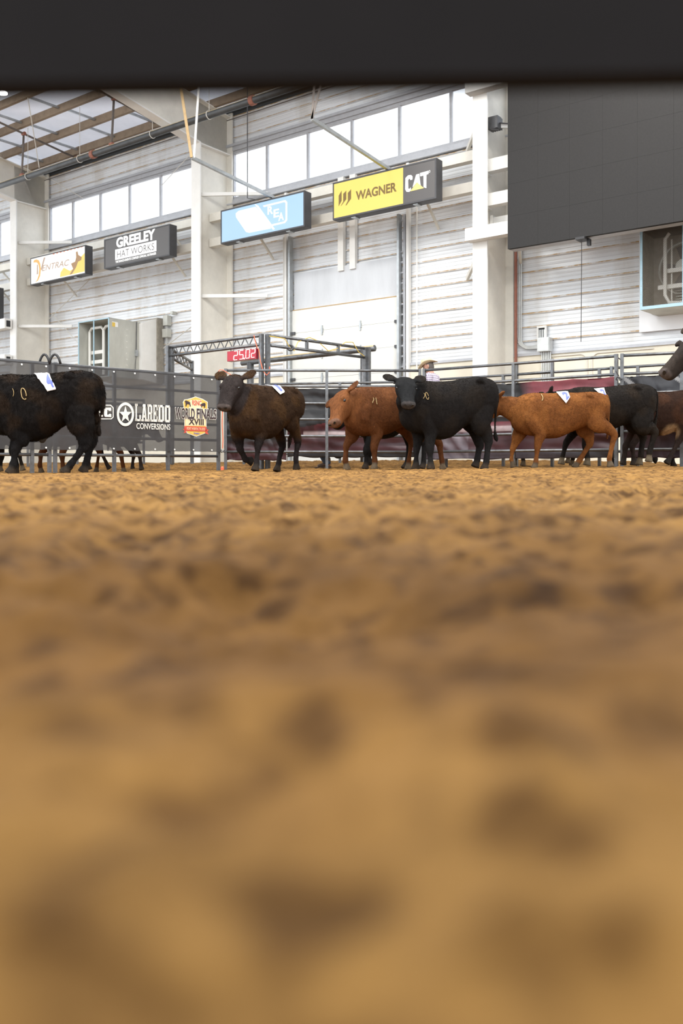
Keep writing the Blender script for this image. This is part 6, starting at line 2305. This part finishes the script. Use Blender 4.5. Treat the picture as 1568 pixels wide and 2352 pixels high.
class Person:
    """pose: local joints, x forward, y left, z up; feet at z = 0"""

    def __init__(self, loc, rz, label, pose, shirt, hat=True):
        self.root = thing('person', loc, label, 'person', None, rz)
        V = {k_: Vector(v) for k_, v in pose.items()}
        body = MB(); top = MB(); jeans = MB()
        pel, ch, nk, hd, hdir = V['pelvis'], V['chest'], V['neck'], V['head'], V['face'].normalized()

        def trunk(mb, g):
            limb(mb, [(*(pel - (ch - pel) * 0.12), .150 + g, .105 + g), (*pel, .160 + g, .115 + g), (*pel.lerp(ch, .45), .145 + g, .105 + g), (*ch, .175 + g, .120 + g), (*ch.lerp(nk, .6), .165 + g, .095 + g), (*ch.lerp(nk, .92), .085 + g, .065 + g)], (0, 1, 0), 20, 4)
        trunk(body, 0); trunk(top, 0.016)
        limb(body, [(*ch.lerp(nk, .7), .06, .06), (*nk, .056, .060), (*nk.lerp(hd, .6), .054, .060)], (0, 1, 0), 14, 3)
        # head
        up = (hd - nk).normalized()
        fw = (hdir - up * hdir.dot(up)).normalized()
        sd = up.cross(fw)
        rings = []
        n = 18
        for z, w, f, b in catmull([(-.115, .030, .055, .00), (-.100, .050, .082, .03), (-.06, .062, .092, .075), (0, .072, .094, .095), (.05, .074, .092, .100), (.09, .062, .076, .082), (.118, .030, .036, .042)], 3):
            c = hd + up * z
            rings.append([c + sd * w * math.cos(2 * PI * j / n) + fw * (f if math.sin(2 * PI * j / n) > 0 else b) * math.sin(2 * PI * j / n) for j in range(n)])
        ring_tube(body, rings)
        limb(body, [(*(hd + fw * .088 + up * .015), .008, .010), (*(hd + fw * .108 - up * .018), .013, .014), (*(hd + fw * .094 - up * .032), .012, .008)], sd, 8, 2)
        for sg in (-1, 1):
            limb(body, [(*(hd + sd * sg * .074 + up * .03 - fw * .005), .006, .014), (*(hd + sd * sg * .083 - fw * .012), .008, .02), (*(hd + sd * sg * .074 - up * .035 - fw * .002), .006, .010)], sd, 8, 2)
        # limbs
        for sg, L in ((1, 'l'), (-1, 'r')):
            shd, el, wr, hand = V['shoulder_' + L], V['elbow_' + L], V['wrist_' + L], V['hand_' + L].normalized()
            for mb, g in ((body, 0), (top, 0.013)):
                secs = [(*(shd - Vector((0, sg * .05, -.0))), .055 + g, .058 + g), (*shd, .058 + g, .062 + g), (*shd.lerp(el, .5), .048 + g, .052 + g), (*el, .041 + g, .044 + g), (*el.lerp(wr, .4), .040 + g, .042 + g), (*wr, .026 + g, .031 + g)]
                limb(mb, secs, (0, 1, 0), 12, 3)
            pal = wr + hand * .05
            kn = wr + hand * .095
            hs_ = Vector((0, 1, 0)); hs_ = (hs_ - hand * hs_.dot(hand)).normalized(); hw = hand.cross(hs_)
            limb(body, [(*wr, .014, .026), (*pal, .016, .040), (*kn, .013, .042)], hs_, 12, 3)
            for i, ln in enumerate((.066, .076, .070, .054)):
                o_ = kn + hw * (0.031 - 0.0205 * i)
                p1 = o_ + hand * ln * .5 - hs_ * sg * .006
                p2 = o_ + hand * ln * .95 - hs_ * sg * .024
                limb(body, [(*(o_ - hand * .02), .0085, .0085), (*p1, .008, .008), (*p2, .0065, .0065)], hw, 8, 2)
            t0 = wr + hand * .03 + hw * .03
            limb(body, [(*t0, .012, .011), (*(t0 + hand * .03 + hw * .026 - hs_ * sg * .006), .010, .010), (*(t0 + hand * .062 + hw * .03 - hs_ * sg * .012), .0075, .0075)], hs_, 8, 2)
            hp, kn_, an, toe = V['hip_' + L], V['knee_' + L], V['ankle_' + L], V['toe_' + L]
            for mb, g in ((body, 0), (jeans, 0.014)):
                limb(mb, [(*hp, .085 + g, .095 + g), (*hp.lerp(kn_, .4), .078 + g, .084 + g), (*kn_, .056 + g, .060 + g), (*kn_.lerp(an, .35), .052 + g, .058 + g), (*an.lerp(kn_, -0.06), .040 + g * 1.6, .044 + g * 1.6)], (0, 1, 0), 14, 3)
            limb(body, [(*(an + Vector((0, 0, .03))), .036, .04), (*(an + Vector((-.01, 0, -.045))), .036, .045), (*an.lerp(toe, .6), .038, .03), (*toe, .03, .022)], (0, 1, 0), 12, 3)
            bt = MB()
            heel = an + Vector((-.03, 0, 0)); heel.z = toe.z
            limb(bt, [(*(an + Vector((0, 0, .10))), .052, .056), (*an, .048, .056), (*(an.lerp(toe, .35) + Vector((0, 0, -.012))), .046, .044), (*an.lerp(toe, .8), .046, .032), (*toe, .030, .022)], (0, 1, 0), 14, 3)
            bt.box(an.lerp(toe, .5) * 1.0 + Vector((-.0, 0, toe.z - an.lerp(toe, .5).z - .022)), .135, .042, .010)
            bt.box(Vector((an.x - .035, an.y, toe.z - .018)), .035, .040, .022)
            self._part('boot', remesh(bt, .008, 2), M['boot'])
        limb(jeans, [(*(pel - (ch - pel) * .30), .15, .115), (*pel, .178, .132), (*pel.lerp(ch, .16), .168, .126)], (0, 1, 0), 18, 3)
        self._part('body', remesh(body, .0075, 2), M['skin'])
        self._part('shirt', remesh(top, .012, 3), shirt)
        self._part('jeans', remesh(jeans, .012, 3), M['denim'])
        for sg in (-1, 1):
            e = MB(); c = hd + fw * .086 + sd * sg * .031 + up * .012
            limb(e, [(*(c - sd * .011), .006, .006), (*c, .010, .009), (*(c + sd * .011), .006, .006)], up, 8, 2)
            self._part('eye', e.mesh('eye'), M['eye'])
        h = MB()
        rings = []
        for z, w, f, b in catmull([(-.07, .055, -.03, .088), (-.02, .079, .0, .102), (.04, .080, .03, .106), (.09, .070, .07, .09), (.125, .035, .04, .048)], 3):
            c = hd + up * z
            rings.append([c + sd * w * math.cos(2 * PI * j / n) + fw * ((f if math.sin(2 * PI * j / n) > 0 else b) * math.sin(2 * PI * j / n)) for j in range(n)])
        ring_tube(h, rings)
        self._part('hair', h.mesh('hair'), M['hair'])
        if hat:
            hc = hd + up * .055
            crown = MB(); rings = []
            n = 28
            for z, w, f, dent in ((0, .088, .108, 0), (.035, .086, .106, 0), (.08, .078, .098, 0), (.11, .066, .088, .01), (.118, .05, .07, .028), (.105, .02, .03, .03)):
                rings.append([hc + up * (z - dent * abs(math.sin(2 * PI * j / n)) ** 2 * 0.4) + sd * w * math.cos(2 * PI * j / n) + fw * f * math.sin(2 * PI * j / n) for j in range(n)])
            ring_tube(crown, rings)
            hcr = self._part('hat_crown', crown.mesh('hat_crown'), M['straw'])
            bd = MB(); rings = [[hc + up * z + sd * .0895 * math.cos(2 * PI * j / n) + fw * .1095 * math.sin(2 * PI * j / n) for j in range(n)] for z in (.002, .026)]
            ring_tube(bd, rings)
            self._part('hat_band', bd.mesh('hat_band'), M['hat_band']).parent = hcr
            br = MB(); vs = []
            for rr in (1.0, 1.3, 1.6, 1.85):
                for j in range(n):
                    ca, sa = math.cos(2 * PI * j / n), math.sin(2 * PI * j / n)
                    curl = .055 * (rr - 1) * abs(ca) ** 2.2 - .040 * (rr - 1) * abs(sa) ** 2
                    vs.append(hc + up * curl + sd * (.086 * rr * .95 * ca) + fw * (.106 * rr * sa))
            br.add(vs, [(r_ * n + j, r_ * n + (j + 1) % n, (r_ + 1) * n + (j + 1) % n, (r_ + 1) * n + j) for r_ in range(3) for j in range(n)])
            ob = self._part('hat_brim', br.mesh('hat_brim'), M['straw'])
            so = ob.modifiers.new('thick', 'SOLIDIFY'); so.thickness = .006

    def _part(self, name, me, m):
        me.materials.clear()
        me.materials.append(m)
        me.polygons.foreach_set('use_smooth', [True] * len(me.polygons))
        o = bpy.data.objects.new(name, me)
        COL.objects.link(o)
        o.parent = self.root
        return o


# man in the straw hat, looking left, on a low step in the alley
mp = dpt(996, 16.0)
mz = 0.31
Person((mp.x, mp.y, mz), PI - 0.45, 'person in straw cowboy hat and purple plaid shirt behind the rails, facing left', dict(
    pelvis=(0, 0, .93), chest=(.03, 0, 1.28), neck=(.06, 0, 1.50), head=(.105, 0, 1.615), face=(1, 0.15, -0.12),
    shoulder_l=(.03, .19, 1.42), elbow_l=(.02, .25, 1.14), wrist_l=(.22, .22, 1.02), hand_l=(1, -.2, .05),
    shoulder_r=(.03, -.19, 1.42), elbow_r=(.02, -.25, 1.14), wrist_r=(.22, -.22, 1.02), hand_r=(1, .2, .05),
    hip_l=(0, .09, .88), knee_l=(.03, .10, .49), ankle_l=(0, .11, .09), toe_l=(.17, .12, .045),
    hip_r=(0, -.09, .88), knee_r=(.03, -.10, .49), ankle_r=(0, -.11, .09), toe_r=(.17, -.12, .045)), M['plaid'])
st = thing('step_block', (mp.x, mp.y, 0), 'low step under the person in the straw hat', 'step')
mb = MB(); mb.box((mp.x - 0.04, mp.y + 0.02, mz - 0.02), 0.30, 0.26, 0.02); mb.build('tread', M['dark_steel'], st)
for sx in (-1, 1):
    mb = MB(); mb.box((mp.x - 0.04 + sx * 0.25, mp.y + 0.02, (mz - 0.04) / 2 + 0.0), 0.02, 0.24, (mz - 0.04) / 2 + 0.02); mb.build('leg', M['dark_steel'], st)

# person crouching behind the tarp: jeans and boots show below it
qp = dpt(746, 16.3)
Person((qp.x, qp.y, gz(qp.x, qp.y) - 0.015), PI + 0.1, 'person crouching behind the black tarp, jeans and boots showing under it', dict(
    pelvis=(-.22, 0, .36), chest=(-.02, 0, .66), neck=(.10, 0, .86), head=(.15, 0, .97), face=(1, 0, -0.2),
    shoulder_l=(.03, .19, .80), elbow_l=(.20, .23, .60), wrist_l=(.40, .16, .52), hand_l=(1, -.2, -.2),
    shoulder_r=(.03, -.19, .80), elbow_r=(.20, -.23, .60), wrist_r=(.40, -.16, .52), hand_r=(1, .2, -.2),
    hip_l=(-.20, .09, .33), knee_l=(.18, .13, .50), ankle_l=(-.03, .12, .10), toe_l=(.15, .13, .045),
    hip_r=(-.20, -.09, .33), knee_r=(.16, -.14, .46), ankle_r=(-.06, -.13, .10), toe_r=(.12, -.14, .045)), M['work_shirt'], hat=False)

# ================================================================== the near fence the photograph was taken under
nr = thing('near_rail', (0, 0.52, 0.36), 'dark out-of-focus fence rail across the top, right before the camera', 'rail')
dz = 0.0033
mb = MB()
a = Vector((-1.3, 0.52, 0.3265 + 0.060 - dz * 6.5)); b = Vector((1.3, 0.52, 0.3265 + 0.060 + dz * 6.5))
mb.bar(a, b, 0.024, 0.12)
mb.build('rail', M['near_rail'], nr)
for x in (-1.25, 1.25):
    mb = MB(); mb.box((x, 0.52, 0.28), 0.03, 0.03, 0.33); mb.build('post', M['near_rail'], nr)
